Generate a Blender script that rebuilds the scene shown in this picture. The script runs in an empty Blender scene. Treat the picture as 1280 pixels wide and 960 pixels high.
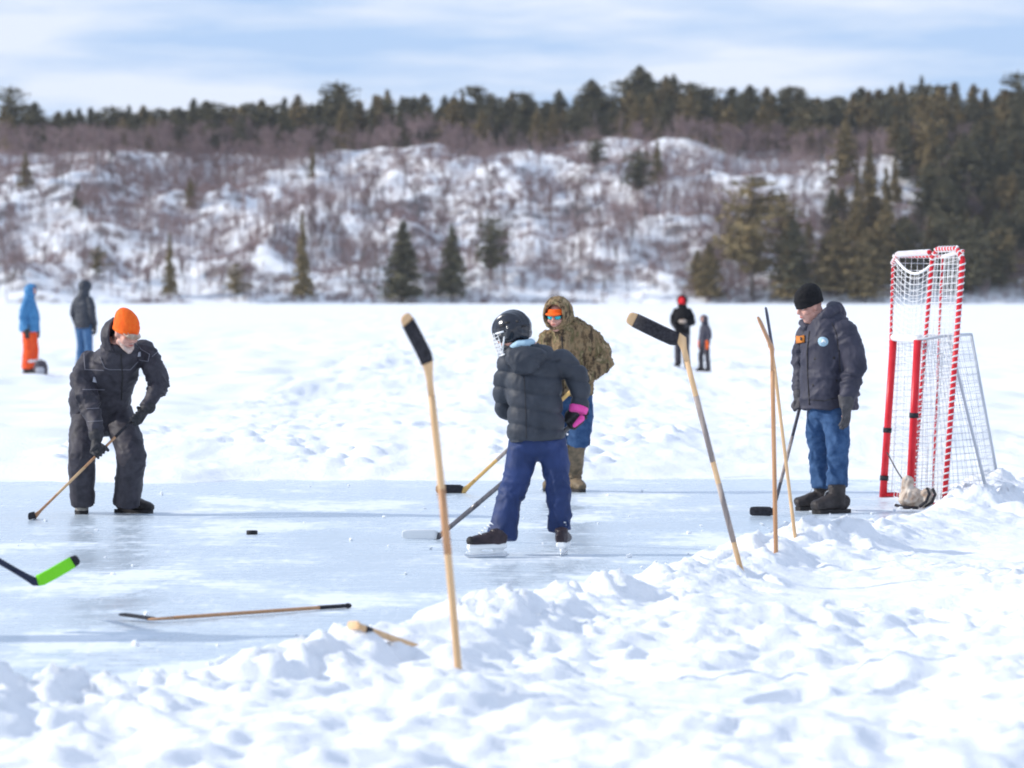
import bpy, bmesh, math, random
import numpy as np
from mathutils import Vector, Matrix
from mathutils.bvhtree import BVHTree

random.seed(7); RS = np.random.RandomState(11)
PI = math.pi
sc = bpy.context.scene
COL = sc.collection
R = math.radians

# ------------------------------------------------------------------ camera geometry
FPX = 4800.0; CH = 1.65; HOR = 367.0
PITCH = math.atan((480-HOR)/FPX)
CP, SP = math.cos(PITCH), math.sin(PITCH)
def ray(px, py):
    u = (px-640)/FPX; v = (480-py)/FPX
    return np.array([u, CP+v*SP, -SP+v*CP])
def W(px, py, Y):
    d = ray(px, py); t = Y/d[1]
    return np.array([0,0,CH]) + d*t
def G(px, py, z=0.0):
    d = ray(px, py); t = (z-CH)/d[2]
    return np.array([0,0,CH]) + d*t

cam = bpy.data.cameras.new('camera'); cam_o = bpy.data.objects.new('camera', cam); COL.objects.link(cam_o)
cam.sensor_width = 36; cam.lens = 135; cam.clip_start = .5; cam.clip_end = 6000
cam_o.location = (0,0,CH); cam_o.rotation_euler = (PI/2-PITCH, 0, 0)
cam.dof.use_dof = True; cam.dof.focus_distance = 26.5; cam.dof.aperture_fstop = 3.5
sc.camera = cam_o

# ------------------------------------------------------------------ noise
_perm = RS.permutation(256); _perm = np.concatenate([_perm,_perm,_perm]).astype(np.int64)
_g = RS.randn(256,3); _g /= np.linalg.norm(_g,axis=1)[:,None]
def perlin(x,y,z=None):
    x=np.asarray(x,float); y=np.asarray(y,float); z=np.zeros_like(x)+(0.37 if z is None else z)
    xi=np.floor(x).astype(np.int64); yi=np.floor(y).astype(np.int64); zi=np.floor(z).astype(np.int64)
    xf=x-xi; yf=y-yi; zf=z-zi
    f=lambda t:t*t*t*(t*(t*6-15)+10)
    u,v,w=f(xf),f(yf),f(zf); r=0
    for a in (0,1):
        for b in (0,1):
            for c in (0,1):
                h=_perm[_perm[_perm[(xi+a)&255]+((yi+b)&255)]+((zi+c)&255)]
                g=_g[h&255]
                d=g[...,0]*(xf-a)+g[...,1]*(yf-b)+g[...,2]*(zf-c)
                r=r+d*(u if a else 1-u)*(v if b else 1-v)*(w if c else 1-w)
    return r*1.5
def fbm(x,y,o=4,z=None,g=.5):
    r=0;a=1
    for i in range(o):
        r=r+a*perlin(x*2**i+i*17.3,y*2**i-i*9.1,z); a*=g
    return r
def worley(x,y,seed=0):
    xi=np.floor(x).astype(np.int64); yi=np.floor(y).astype(np.int64)
    best=np.full(x.shape,9.)
    for a in (-1,0,1):
        for b in (-1,0,1):
            h=_perm[_perm[(xi+a+seed)&255]+((yi+b)&255)]
            px=xi+a+(h/256.); py=yi+b+(_perm[h+7]/256.)
            best=np.minimum(best,(x-px)**2+(y-py)**2)
    return np.sqrt(best)
def sstep(a,b,x):
    t=np.clip((x-a)/(b-a),0,1); return t*t*(3-2*t)

# ------------------------------------------------------------------ materials
def nmat(name, col=(.5,.5,.5), rough=.7, metal=0, spec=.3, build=None, sheen=0):
    m = bpy.data.materials.new(name); m.use_nodes = True
    nt = m.node_tree; b = nt.nodes['Principled BSDF']
    b.inputs['Base Color'].default_value = (*col,1); b.inputs['Roughness'].default_value = rough
    b.inputs['Metallic'].default_value = metal; b.inputs['Specular IOR Level'].default_value = spec
    if sheen: b.inputs['Sheen Weight'].default_value = sheen
    if build: build(nt, b)
    return m
def N(nt, t, **kw):
    n = nt.nodes.new('ShaderNode'+t)
    for k,v in kw.items():
        if k in n.inputs: n.inputs[k].default_value = v
        else: setattr(n,k,v)
    return n
def coords(nt, scale=(1,1,1)):
    tc = N(nt,'TexCoord'); mp = N(nt,'Mapping'); mp.inputs['Scale'].default_value = scale
    nt.links.new(tc.outputs['Object'], mp.inputs['Vector']); return mp.outputs['Vector']
def noise(nt, vec, scale, detail=4, rough=.55):
    n = N(nt,'TexNoise'); n.inputs['Scale'].default_value=scale; n.inputs['Detail'].default_value=detail
    n.inputs['Roughness'].default_value=rough; nt.links.new(vec,n.inputs['Vector']); return n.outputs['Fac']
def ramp(nt, fac, stops, interp='LINEAR'):
    r = N(nt,'ValToRGB'); r.color_ramp.interpolation=interp; e=r.color_ramp.elements
    while len(e)<len(stops): e.new(.5)
    for k,(p,c) in enumerate(stops):
        e[k].position=p; e[k].color=(*c,1) if len(c)==3 else c
    nt.links.new(fac, r.inputs['Fac']); return r.outputs['Color']
def bump(nt, b, h, strength=.3, dist=.01):
    n = N(nt,'Bump'); n.inputs['Strength'].default_value=strength; n.inputs['Distance'].default_value=dist
    nt.links.new(h,n.inputs['Height']); nt.links.new(n.outputs['Normal'],b.inputs['Normal'])
def mottled(name, c1, c2, scale=12, rough=.75, bs=.3, bd=.004, vec=(1,1,1), spec=.25, sheen=0):
    def f(nt,b):
        v=coords(nt,vec); n=noise(nt,v,scale,5)
        nt.links.new(ramp(nt,n,[(.35,c1),(.65,c2)]), b.inputs['Base Color'])
        bump(nt,b,noise(nt,v,scale*5,3),bs,bd)
    return nmat(name,c1,rough,0,spec,f,sheen)
def snow_build(nt,b):
    v=coords(nt); n=noise(nt,v,.8,3)
    nt.links.new(ramp(nt,n,[(.3,(.84,.86,.89)),(.7,(.9,.905,.915))]), b.inputs['Base Color'])
    bump(nt,b,noise(nt,v,26,6,.7),.5,.025)
M = {}
M['snow'] = nmat('snow', (.88,.89,.91), .75, 0, .2, snow_build)
def ice_build(nt,b):
    tc=N(nt,'TexCoord'); 
    def mp(s):
        m=N(nt,'Mapping'); m.inputs['Scale'].default_value=s; nt.links.new(tc.outputs['Object'],m.inputs['Vector']); return m.outputs['Vector']
    big=noise(nt,mp((.7,.45,1)),1.0,5,.6)
    scr=noise(nt,mp((1.2,6,1)),2.2,6,.7)
    scr2=noise(nt,mp((9,2.0,1)),1.7,4,.6)
    mx=N(nt,'Math',operation='ADD'); nt.links.new(big,mx.inputs[0])
    m2=N(nt,'Math',operation='MULTIPLY'); nt.links.new(scr,m2.inputs[0]); m2.inputs[1].default_value=.55
    nt.links.new(m2.outputs[0],mx.inputs[1])
    m3=N(nt,'Math',operation='MULTIPLY'); nt.links.new(scr2,m3.inputs[0]); m3.inputs[1].default_value=.25
    m4=N(nt,'Math',operation='ADD'); nt.links.new(mx.outputs[0],m4.inputs[0]); nt.links.new(m3.outputs[0],m4.inputs[1])
    at=N(nt,'Attribute',attribute_name='dust'); m5=N(nt,'Math',operation='MULTIPLY_ADD'); nt.links.new(at.outputs['Fac'],m5.inputs[0]); m5.inputs[1].default_value=.42; nt.links.new(m4.outputs[0],m5.inputs[2]); m4=m5
    dust=ramp(nt,m4.outputs[0],[(.0,(0,0,0)),(.86,(.05,.05,.05)),(.98,(.3,.3,.3)),(1.0,(.8,.8,.8))])
    mix=N(nt,'MixRGB'); mix.inputs[1].default_value=(.515,.60,.67,1); mix.inputs[2].default_value=(.86,.88,.91,1)
    tot=dust
    for sc_,sz,th in (((1.0,.22,1),3.1,.004),((.35,1.0,1),4.3,.0035),((.8,.7,1),1.7,.0025)):
        nn=noise(nt,mp(sc_),sz,2,.4); ab=N(nt,'Math',operation='SUBTRACT'); nt.links.new(nn,ab.inputs[0]); ab.inputs[1].default_value=.5
        ab2=N(nt,'Math',operation='ABSOLUTE'); nt.links.new(ab.outputs[0],ab2.inputs[0])
        ln=N(nt,'MapRange'); nt.links.new(ab2.outputs[0],ln.inputs['Value']); ln.inputs['From Min'].default_value=0; ln.inputs['From Max'].default_value=th; ln.inputs['To Min'].default_value=.5; ln.inputs['To Max'].default_value=0
        mxx=N(nt,'MixRGB',blend_type='ADD'); mxx.inputs[0].default_value=1; nt.links.new(tot,mxx.inputs[1]); nt.links.new(ln.outputs[0],mxx.inputs[2]); tot=mxx.outputs[0]
    tot2=N(nt,'MixRGB'); tot2.inputs[0].default_value=0; nt.links.new(tot,tot2.inputs[1]); tot2.use_clamp=True
    nt.links.new(tot2.outputs[0],mix.inputs[0]); nt.links.new(mix.outputs[0],b.inputs['Base Color'])
    rr=ramp(nt,m4.outputs[0],[(.6,(.13,.13,.13)),(.9,(.28,.28,.28)),(1,(.7,.7,.7))])
    nt.links.new(rr,b.inputs['Roughness'])
    bump(nt,b,m4.outputs[0],.12,.02)
M['ice'] = nmat('ice', (.6,.7,.78), .25, 0, .6, ice_build)
def hill_build(nt,b):
    g=N(nt,'NewGeometry'); sp=N(nt,'SeparateXYZ'); nt.links.new(g.outputs['Normal'],sp.inputs[0])
    v=coords(nt,(1,.42,.8)); n=noise(nt,v,.5,6,.68); n2=noise(nt,v,.12,4,.6)
    a=N(nt,'Math',operation='MULTIPLY_ADD'); nt.links.new(n,a.inputs[0]); a.inputs[1].default_value=.62; nt.links.new(sp.outputs['Z'],a.inputs[2])
    a2=N(nt,'Math',operation='MULTIPLY_ADD'); nt.links.new(n2,a2.inputs[0]); a2.inputs[1].default_value=.34; nt.links.new(a.outputs[0],a2.inputs[2])
    f=ramp(nt,a2.outputs[0],[(0.0,(0,0,0)),(.5,(0,0,0)),(.0,(0,0,0))])
    mr=N(nt,'MapRange'); nt.links.new(a2.outputs[0],mr.inputs['Value']); mr.inputs['From Min'].default_value=1.19; mr.inputs['From Max'].default_value=1.33
    rock=ramp(nt,noise(nt,v,.6,5,.7),[(.3,(.13,.12,.125)),(.5,(.21,.175,.17)),(.7,(.29,.25,.24))])
    mix=N(nt,'MixRGB'); nt.links.new(mr.outputs[0],mix.inputs[0]); nt.links.new(rock,mix.inputs[1]); mix.inputs[2].default_value=(.88,.885,.9,1)
    nt.links.new(mix.outputs[0],b.inputs['Base Color'])
    bump(nt,b,n,.25,.3)
M['hill'] = nmat('hill_snow_and_rock', (.8,.8,.8), .85, 0, .2, hill_build)

# ------------------------------------------------------------------ object helpers
def mesh_np(name, V, F, mat=None, smooth=True):
    me = bpy.data.meshes.new(name)
    V=np.asarray(V,np.float32); F=np.asarray(F,np.int32)
    me.vertices.add(len(V)); me.vertices.foreach_set('co',V.ravel())
    k=F.shape[1]; me.loops.add(F.size); me.loops.foreach_set('vertex_index',F.ravel())
    me.polygons.add(len(F)); me.polygons.foreach_set('loop_start',np.arange(0,F.size,k,dtype=np.int32))
    me.update(calc_edges=True)
    me.polygons.foreach_set('use_smooth',np.full(len(F),smooth)); me.validate()
    if mat: me.materials.append(mat)
    return me
def link(name, me, parent=None, loc=(0,0,0)):
    o = bpy.data.objects.new(name, me); COL.objects.link(o); o.location = loc
    if parent: o.parent = parent
    return o
def tag(o, label=None, cat=None, group=None, kind=None):
    if label: o['label']=label
    if cat: o['category']=cat
    if group: o['group']=group
    if kind: o['kind']=kind
    return o
def empty(name, loc, label, cat, group=None):
    o = bpy.data.objects.new(name, None); COL.objects.link(o); o.location = loc; o.empty_display_size=.2
    return tag(o, label, cat, group)

class B:
    """collects polygons (world coordinates)"""
    def __init__(s): s.v=[]; s.f=[]; s.m=[]
    def add(s, V, F, mi=0):
        k=len(s.v); s.v += [tuple(map(float,p)) for p in V]; s.f += [tuple(i+k for i in f) for f in F]; s.m += [mi]*len(F)
    def loft(s, C, S, T=None, rx=None, ry=None, n=16, p=2.0, cap=True, mi=0, off=None):
        """sections at C, side vectors S, half sizes rx (along side) ry (front)"""
        C=[np.asarray(c,float) for c in C]; m=len(C); V=[]; F=[]
        for i in range(m):
            t = C[min(i+1,m-1)]-C[max(i-1,0)] if T is None else np.asarray(T[i],float)
            t/= np.linalg.norm(t)+1e-9
            sd = np.asarray(S[i] if isinstance(S,list) else S,float); sd = sd-t*np.dot(sd,t); sd/=np.linalg.norm(sd)+1e-9
            fr = np.cross(t,sd)
            for k in range(n):
                a=2*PI*k/n; c,q=math.cos(a),math.sin(a)
                c=math.copysign(abs(c)**(2/p),c); q=math.copysign(abs(q)**(2/p),q)
                V.append(C[i]+sd*c*rx[i]+fr*q*ry[i])
        for i in range(m-1):
            for k in range(n):
                F.append((i*n+k,i*n+(k+1)%n,(i+1)*n+(k+1)%n,(i+1)*n+k))
        if cap: F.append(tuple(range(n))[::-1]); F.append(tuple((m-1)*n+k for k in range(n)))
        s.add(V,F,mi)
    def blob(s, c, r, axes=None, n=12, mi=0):
        c=np.asarray(c,float); r=(r,r,r) if np.isscalar(r) else r
        A=np.eye(3) if axes is None else np.array([np.asarray(a,float)/np.linalg.norm(a) for a in axes])
        V=[c+A[2]*r[2]]; F=[]; m=n//2+2
        for i in range(1,m):
            th=PI*i/m
            for k in range(n):
                a=2*PI*k/n
                V.append(c+A[0]*r[0]*math.sin(th)*math.cos(a)+A[1]*r[1]*math.sin(th)*math.sin(a)+A[2]*r[2]*math.cos(th))
        V.append(c-A[2]*r[2]); L=len(V)-1
        for k in range(n): F.append((0,1+k,1+(k+1)%n)); F.append((L,1+(m-2)*n+(k+1)%n,1+(m-2)*n+k))
        for i in range(m-2):
            for k in range(n): a=1+i*n+k; b=1+i*n+(k+1)%n; F.append((a,a+n,b+n,b))
        s.add(V,F,mi)
    def limb(s, P, r, n=14, round_ends=(True,True), mi=0):
        P=[np.asarray(p,float) for p in P]
        for i in range(len(P)-1):
            t=P[i+1]-P[i]
            if np.linalg.norm(t)<1e-6: continue
            side=np.cross(t,(0.3,1,0.05)); 
            if np.linalg.norm(side)<1e-4: side=np.cross(t,(1,0,0))
            s.loft([P[i],P[i+1]],[side,side],rx=[r[i],r[i+1]],ry=[r[i],r[i+1]],n=n,mi=mi)
        for i in range(len(P)):
            if (i==0 and not round_ends[0]) or (i==len(P)-1 and not round_ends[1]): continue
            s.blob(P[i],r[i],n=n,mi=mi)
    def tube(s, P, r, n=8, mi=0, closed=False):
        P=[np.asarray(p,float) for p in P]
        if closed: P=P+[P[0],]
        rr = r if hasattr(r,'__len__') else [r]*len(P)
        S=[];prev=None
        for i in range(len(P)):
            t=P[min(i+1,len(P)-1)]-P[max(i-1,0)]; t/=np.linalg.norm(t)+1e-9
            if prev is None:
                prev=np.cross(t,(0,0,1)); 
                if np.linalg.norm(prev)<.1: prev=np.cross(t,(1,0,0))
            prev=prev-t*np.dot(prev,t); prev/=np.linalg.norm(prev)+1e-9; S.append(prev)
        s.loft(P,S,rx=rr,ry=rr,n=n,mi=mi)
    def box(s, c, h, axes=None, mi=0):
        c=np.asarray(c,float); A=np.eye(3) if axes is None else np.array([np.asarray(a,float)/np.linalg.norm(a) for a in axes])
        V=[c+A[0]*h[0]*x+A[1]*h[1]*y+A[2]*h[2]*z for x in(-1,1) for y in(-1,1) for z in(-1,1)]
        s.add(V,[(0,1,3,2),(4,6,7,5),(0,4,5,1),(2,3,7,6),(0,2,6,4),(1,5,7,3)],mi)
    def mesh(s, name, base=(0,0,0), mats=None, smooth=True):
        me=bpy.data.meshes.new(name); b=np.asarray(base,float)
        me.from_pydata([tuple(np.array(p)-b) for p in s.v],[],s.f)
        for p,m in zip(me.polygons,s.m): p.use_smooth=smooth; p.material_index=m
        for mt in (mats or []): me.materials.append(mt)
        me.update(); return me
    def build(s, name, mats, parent=None, smooth=True):
        mats = mats if isinstance(mats,(list,tuple)) else [mats]
        base = np.array(ROOTLOC(parent)) if parent else (0,0,0)
        bm=bmesh.new(); me=s.mesh(name,base,mats,smooth); bm.from_mesh(me); bmesh.ops.recalc_face_normals(bm,faces=bm.faces); bm.to_mesh(me); bm.free()
        return link(name,me,parent)
    def solid(s, name, mats, parent, vox=.012, smooth=4, disp=None, sf=.5):
        """voxel-merged single skin of everything collected, then displaced"""
        me=s.mesh(name,(0,0,0),None)
        bm=bmesh.new(); bm.from_mesh(me); bmesh.ops.recalc_face_normals(bm,faces=bm.faces); bm.to_mesh(me); bm.free()
        o=bpy.data.objects.new('tmp',me); COL.objects.link(o)
        md=o.modifiers.new('r','REMESH'); md.mode='VOXEL'; md.voxel_size=vox; md.use_smooth_shade=True
        ms=o.modifiers.new('s','SMOOTH'); ms.factor=sf; ms.iterations=smooth
        bpy.context.view_layer.update()
        dg=bpy.context.evaluated_depsgraph_get(); me2=bpy.data.meshes.new_from_object(o.evaluated_get(dg))
        bpy.data.objects.remove(o); bpy.data.meshes.remove(me)
        n=len(me2.vertices); V=np.empty(n*3,np.float32); me2.vertices.foreach_get('co',V); V=V.reshape(-1,3).astype(float)
        if disp is not None:
            Nn=np.empty(n*3,np.float32); me2.vertices.foreach_get('normal',Nn); Nn=Nn.reshape(-1,3)
            V=V+Nn*disp(V,Nn)[:,None]
        base=np.array(ROOTLOC(parent)) if parent else np.zeros(3)
        me2.vertices.foreach_set('co',(V-base).astype(np.float32).ravel()); me2.update()
        me2.polygons.foreach_set('use_smooth',np.ones(len(me2.polygons),bool))
        mats = mats if isinstance(mats,(list,tuple)) else [mats]
        me2.materials.clear()
        for m in mats: me2.materials.append(m)
        me2.name=name
        o=link(name,me2,parent); o['_w']=1; del o['_w']
        return o
def ROOTLOC(o):
    l=Vector((0,0,0))
    while o: l+=o.location; o=o.parent
    return tuple(l)
def wverts(o):
    me=o.data; n=len(me.vertices); V=np.empty(n*3,np.float32); me.vertices.foreach_get('co',V)
    return V.reshape(-1,3).astype(float)+np.array(ROOTLOC(o))
def bvh(o):
    V=wverts(o); return BVHTree.FromPolygons([tuple(v) for v in V],[tuple(p.vertices) for p in o.data.polygons])
def onto(tree, px, py, off=.004):
    d=Vector(ray(px,py)).normalized()
    h=tree.ray_cast(Vector((0,0,CH)),d)
    if h[0] is None: return None
    return np.array(h[0]+h[1]*off)
def piping(tree, pts, r=.0035, b=None):
    b=b or B(); P=[]
    for (x0,y0),(x1,y1) in zip(pts[:-1],pts[1:]):
        n=max(2,int(math.hypot(x1-x0,y1-y0)/2.5))
        for k in range(n+1):
            q=onto(tree,x0+(x1-x0)*k/n,y0+(y1-y0)*k/n,.002)
            if q is not None and (not P or np.linalg.norm(P[-1]-q)<.08): P.append(q)
    if len(P)>1: b.tube(P,r,n=5)
    return b
def patch_on(tree, poly, b=None, off=.006, thick=.004, mi=0):
    """a flat sewn badge whose outline follows the cloth"""
    b=b or B(); P=[onto(tree,x,y,off) for x,y in poly]; P=[p for p in P if p is not None]
    if len(P)<3: return b
    c=sum(P)/len(P); d=np.array([0,CH*0,0])+np.array([0,0,CH])-c; d/=np.linalg.norm(d)
    n=len(P); V=P+[c+d*.002]+[p-d*thick for p in P]
    F=[(i,(i+1)%n,n) for i in range(n)]+[((i+1)%n,i,n+1+i,n+1+(i+1)%n) for i in range(n)]
    b.add(V,F,mi); return b

# ------------------------------------------------------------------ ground, ice, hill
_edge_px=[(-330,905),(-150,895),(0,884),(150,868),(300,842),(450,815),(560,792),(650,770),(750,741),(850,713),(930,692),(1000,676),(1080,662),(1140,650),(1176,634),(1200,610)]
RINK=[G(*p)[:2] for p in _edge_px]+[np.array([4.3,34.2]),np.array([0.5,34.6]),np.array([-3,34.0]),np.array([-14,35.0]),np.array([-14,15.6])]
def rink_sdf(x,y):
    d=np.full(x.shape,1e9); ins=np.zeros(x.shape,bool); n=len(RINK)
    for i in range(n):
        a=RINK[i]; b=RINK[(i+1)%n]; e=b-a; wx=x-a[0]; wy=y-a[1]
        t=np.clip((wx*e[0]+wy*e[1])/(e@e),0,1)
        d=np.minimum(d,(wx-e[0]*t)**2+(wy-e[1]*t)**2)
        c=((a[1]<=y)&(b[1]>y))|((b[1]<=y)&(a[1]>y))
        with np.errstate(divide='ignore',invalid='ignore'):
            xx=a[0]+(y-a[1])/(b[1]-a[1]+1e-12)*e[0]
        ins^=c&(x<xx)
    d=np.sqrt(d); return np.where(ins,-d,d)
def clods(x,y,cell,seed,rad=.45):
    w=worley(x/cell,y/cell,seed); return np.sqrt(np.maximum(0,rad**2-w**2))*cell
_fr=np.random.RandomState(8)
FOOT=[(2.55-.18*k+(.11 if k%2 else -.11),17.3+.62*k,1.9+_fr.uniform(-.25,.25)) for k in range(9)]+[(-.4+.5*k,14.0+.42*k+(.12 if k%2 else -.12),.6+_fr.uniform(-.3,.3)) for k in range(7)]+[(3.3+.2*k,20.5+.6*k,1.2) for k in range(5)]
def snow_h(x,y):
    x=np.asarray(x,float); y=np.asarray(y,float)
    d=rink_sdf(x,y)+.10*fbm(x*2.2,y*2.2,3)+sstep(30,33,y)*(.55*fbm(x*.55,y*.3,3)+.25)
    near=1-sstep(30,33,y)
    # near side: ploughed ridge and trodden snow behind it
    ridge=np.exp(-((d-.42)/.38)**2)
    hn=.09*ridge+.045*sstep(0,.9,d)+.03*sstep(.8,3,d)
    lump=sstep(-.05,.3,d)
    calm=np.exp(-(((x-1.75)/.9)**2+((y-21.0)/1.9)**2)**1.5)
    calm=np.maximum(calm,np.exp(-(((x-4.0)/1.7)**2+((y-25.0)/2.8)**2)**2))
    calm=np.maximum(calm,.8*np.exp(-(((x-.9)/.8)**2+((y-15.2)/.9)**2)**2))
    rough=(1-.85*calm)*lump
    rz=np.exp(-((d-.45)/.42)**2); lowr=sstep(2.0,2.8,x-.0*y)*(1-sstep(20.5,22,y))
    wx=x+.06*perlin(x*5,y*5); wy=y+.06*perlin(x*5+31,y*5)
    big=.075*fbm(x*1.1+3,y*.9,3)+.05*np.abs(perlin(x*2.3,y*1.7,.8))
    wx=wx+.03*perlin(x*13,y*13,.3); wy=wy+.03*perlin(x*13,y*13,5.3)
    ch=.40*clods(wx,wy,.31,3)+.42*clods(wx+.1,wy,.17,40)+.6*clods(wx,wy,.085,90)+.6*clods(wx,wy,.05,77)
    chm=sstep(-.2,.45,fbm(x*1.5+9,y*1.1,3)+.5*ridge)
    hn=hn+rough*(big+ch*(chm*.33+.85*rz*sstep(-.35,.2,fbm(x*2.1,y*1.7,2))+.35*lowr)+.02*fbm(x*9,y*9,3)+.06*(.4-np.abs(fbm(x*3.1,y*2.6,4)))+.07*np.minimum(0,fbm(x*1.9+5,y*1.5,2)))+.03*calm*fbm(x*.9,y*.9,2)-.06*calm
    for fx,fy,fa in FOOT:
        ux=(x-fx)*math.cos(fa)+(y-fy)*math.sin(fa); uy=-(x-fx)*math.sin(fa)+(y-fy)*math.cos(fa)
        rr_=(ux/.17)**2+(uy/.075)**2; hn=hn-.06*np.exp(-rr_**2)+.02*np.exp(-((np.sqrt(rr_)-1.35)/.22)**2)
    # a ski-like groove on the right, and the lip above it
    gx=x-(3.0+.45*(y-22)+.05*np.sin(y*3))
    hn=hn-.05*np.exp(-(gx/.05)**2)*sstep(20.8,21.6,y)*(1-sstep(24,25.5,y))
    # far side
    bank=np.exp(-((y-37.5-1.2*perlin(x*.25,3.3))/1.8)**2)
    hf=.07*sstep(0,.5,d)+bank*(.24+.16*fbm(x*.35,y*.4,3))+.05*fbm(x*.5,y*.22,4)*sstep(0,2,d)
    hf=hf+sstep(.1,.8,d)*(.4*clods(x+.05*perlin(x*5,y*5),y,.3,5)*sstep(.15,.45,fbm(x*.8,y*.4,2))+.03*fbm(x*2.2,y*1.2,4)+.05*(.3-np.abs(fbm(x*.9,y*.5,3))))
    far=.12*fbm(x*.3,y*.08,4)+.10*fbm(x*1.2,y*.35,4)
    ff=sstep(44,58,y)
    hf=hf*(1-ff)+(far+.05)*ff
    fl=1-sstep(300,560,y); hf=hf*fl+(1-fl)*.05
    h=hn*near+hf*(1-near)
    ins=sstep(.02,-.12,d) if False else 1-sstep(-.12,.02,d)
    return h*(1-ins)-.05*ins
def span(a,b,s): return np.arange(a,b,s)
ys=np.concatenate([[-400,-150,-50,-10],span(0,8,.5),span(8,27,.024),span(27,36,.04),span(36,60,.09),span(60,130,.5),span(130,300,3),span(300,625,12)])
xs=np.concatenate([-np.array([900,500,300,180,120,80,60,45,34,26,20,16]),span(-13,-4.2,.2),span(-4.2,5.2,.026),span(5.2,13,.2),[14,17,21,27,35,45,60,80,120,180,300,500,900]])
X,Y=np.meshgrid(xs,ys); Z=snow_h(X,Y)
def grid_mesh(name,X,Y,Z,mat,b=(0,0,0)):
    r,c=X.shape; I=np.arange(r*c).reshape(r,c)
    F=np.stack([I[:-1,:-1],I[:-1,1:],I[1:,1:],I[1:,:-1]],-1).reshape(-1,4)
    return mesh_np(name,np.stack([X,Y,Z],-1).reshape(-1,3),F,mat)
g=link('snow_ground',grid_mesh('snow_ground',X,Y,Z,M['snow'])); tag(g,kind='structure')
g['label']='white trodden snow covering the lake and heaped in front of the rink'
# ice sheet, its outline follows the rink, tucked under the snow banks
xi=span(-14,4.6,.1); yi=span(15,35.2,.1); XI,YI=np.meshgrid(xi,yi); DI=rink_sdf(XI,YI)
r_,c_=XI.shape; I=np.arange(r_*c_).reshape(r_,c_)
F=np.stack([I[:-1,:-1],I[:-1,1:],I[1:,1:],I[1:,:-1]],-1).reshape(-1,4); keep=(DI[:-1,:-1]<.35).ravel()
ice=link('rink_ice',mesh_np('rink_ice',np.stack([XI,YI,XI*0],-1).reshape(-1,3),F[keep],M['ice'])); tag(ice,kind='structure'); at_=ice.data.attributes.new('dust','FLOAT','POINT'); at_.data.foreach_set('value',(sstep(-.75,.1,DI+.45*fbm(XI*1.5,YI*1.5,3)-.25*sstep(-2,1,XI))*(YI<31)+sstep(-.5,.05,DI+.3*fbm(XI,YI,3))*(YI>=31)).astype(np.float32).ravel())
ice['label']='pale blue skating ice of the cleared rink'
def ground_at(px,py):
    """where the sight line through a point of the photo meets the snow or the ice"""
    d=ray(px,py); t=np.arange(8,200,.01); P=np.array([0,0,CH])[None]+t[:,None]*d[None]
    h=np.maximum(snow_h(P[:,0],P[:,1]),-1e-3); i=np.argmax(P[:,2]<=h); return P[i]

# crumbs of snow on the ice
crumb=B(); rs=np.random.RandomState(5)
for k in range(260):
    i=rs.randint(0,len(_edge_px)-1); a,b_=RINK[i],RINK[i+1]; t=rs.rand(); q=a+(b_-a)*t+np.array([-.3,1])*rs.exponential(.35)
    if k%3==0: q=np.array([rs.uniform(-5,3.5),rs.uniform(17,34)])
    if rink_sdf(q[0:1],q[1:2])[0]>-.02: continue
    r=rs.choice([.008,.012,.018,.03],p=[.45,.3,.2,.05]); A=rs.randn(3,3)*.4+np.eye(3)
    A[2]=np.cross(A[0],A[1]); A[1]=np.cross(A[2],A[0])
    crumb.blob((q[0],q[1],r*.45),(r*rs.uniform(.6,1.7),r*rs.uniform(.6,1.5),r*rs.uniform(.35,.7)),A,n=5)
o=crumb.build('snow_crumbs',M['snow'],None,False); tag(o,'loose white crumbs of snow scattered on the ice',None,None,'stuff')

def hill_h(x,y):
    x=np.asarray(x,float); y=np.asarray(y,float)
    crest=np.interp(x,[-300,-100,-50,-10,12,26,45,80,110,300],[24,25.5,26.5,27,28.5,28.5,26.5,26,27,28])
    front=np.interp(x,[-300,-60,0,60,300],[610,607,606,608,606])+6*perlin(x*.03,2.2)
    t=(y-front)/105.
    prof=np.clip(t,0,1); prof=prof**.85
    h=crest*(prof*.82+.18*sstep(0,1,prof))
    h=h+.3*sstep(0,.03,t)
    e=sstep(0.01,.12,t)*(1-.6*sstep(.85,1,t))
    n=fbm(x*.035+2,y*.03,3)*3.6+(.5-np.abs(fbm(x*.06+11,y*.035+4,2)))*4.2+(.5-np.abs(fbm(x*.13+1,y*.06,2)))*.7
    h=h+n*e
    st=2.4; q=h/st+1.5*fbm(x*.06+7,y*.035,3); fl=np.floor(q); fr=q-fl
    stepped=(fl+sstep(.35,.75,fr))*st-(q-h/st)*st
    h=h*.68+stepped*.32+.25*fbm(x*.3,y*.2,3)*sstep(0,.1,t)
    kn=np.exp(-((x-18)/11)**2-((y-(front+98))/10)**2); h=h+2.2*kn
    back=np.clip((y-front-105),0,400); h=h-back*.03
    return np.where(t<0,-.4,h)
hx=span(-260,260.1,1.0); hy=np.concatenate([span(592,730,.8),span(730,1100,8)]); HX,HY=np.meshgrid(hx,hy)
o=link('hill',grid_mesh('hill',HX,HY,hill_h(HX,HY),M['hill'])); tag(o,kind='structure'); o['label']='snowy rocky hillside rising from the far shore of the lake'

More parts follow.
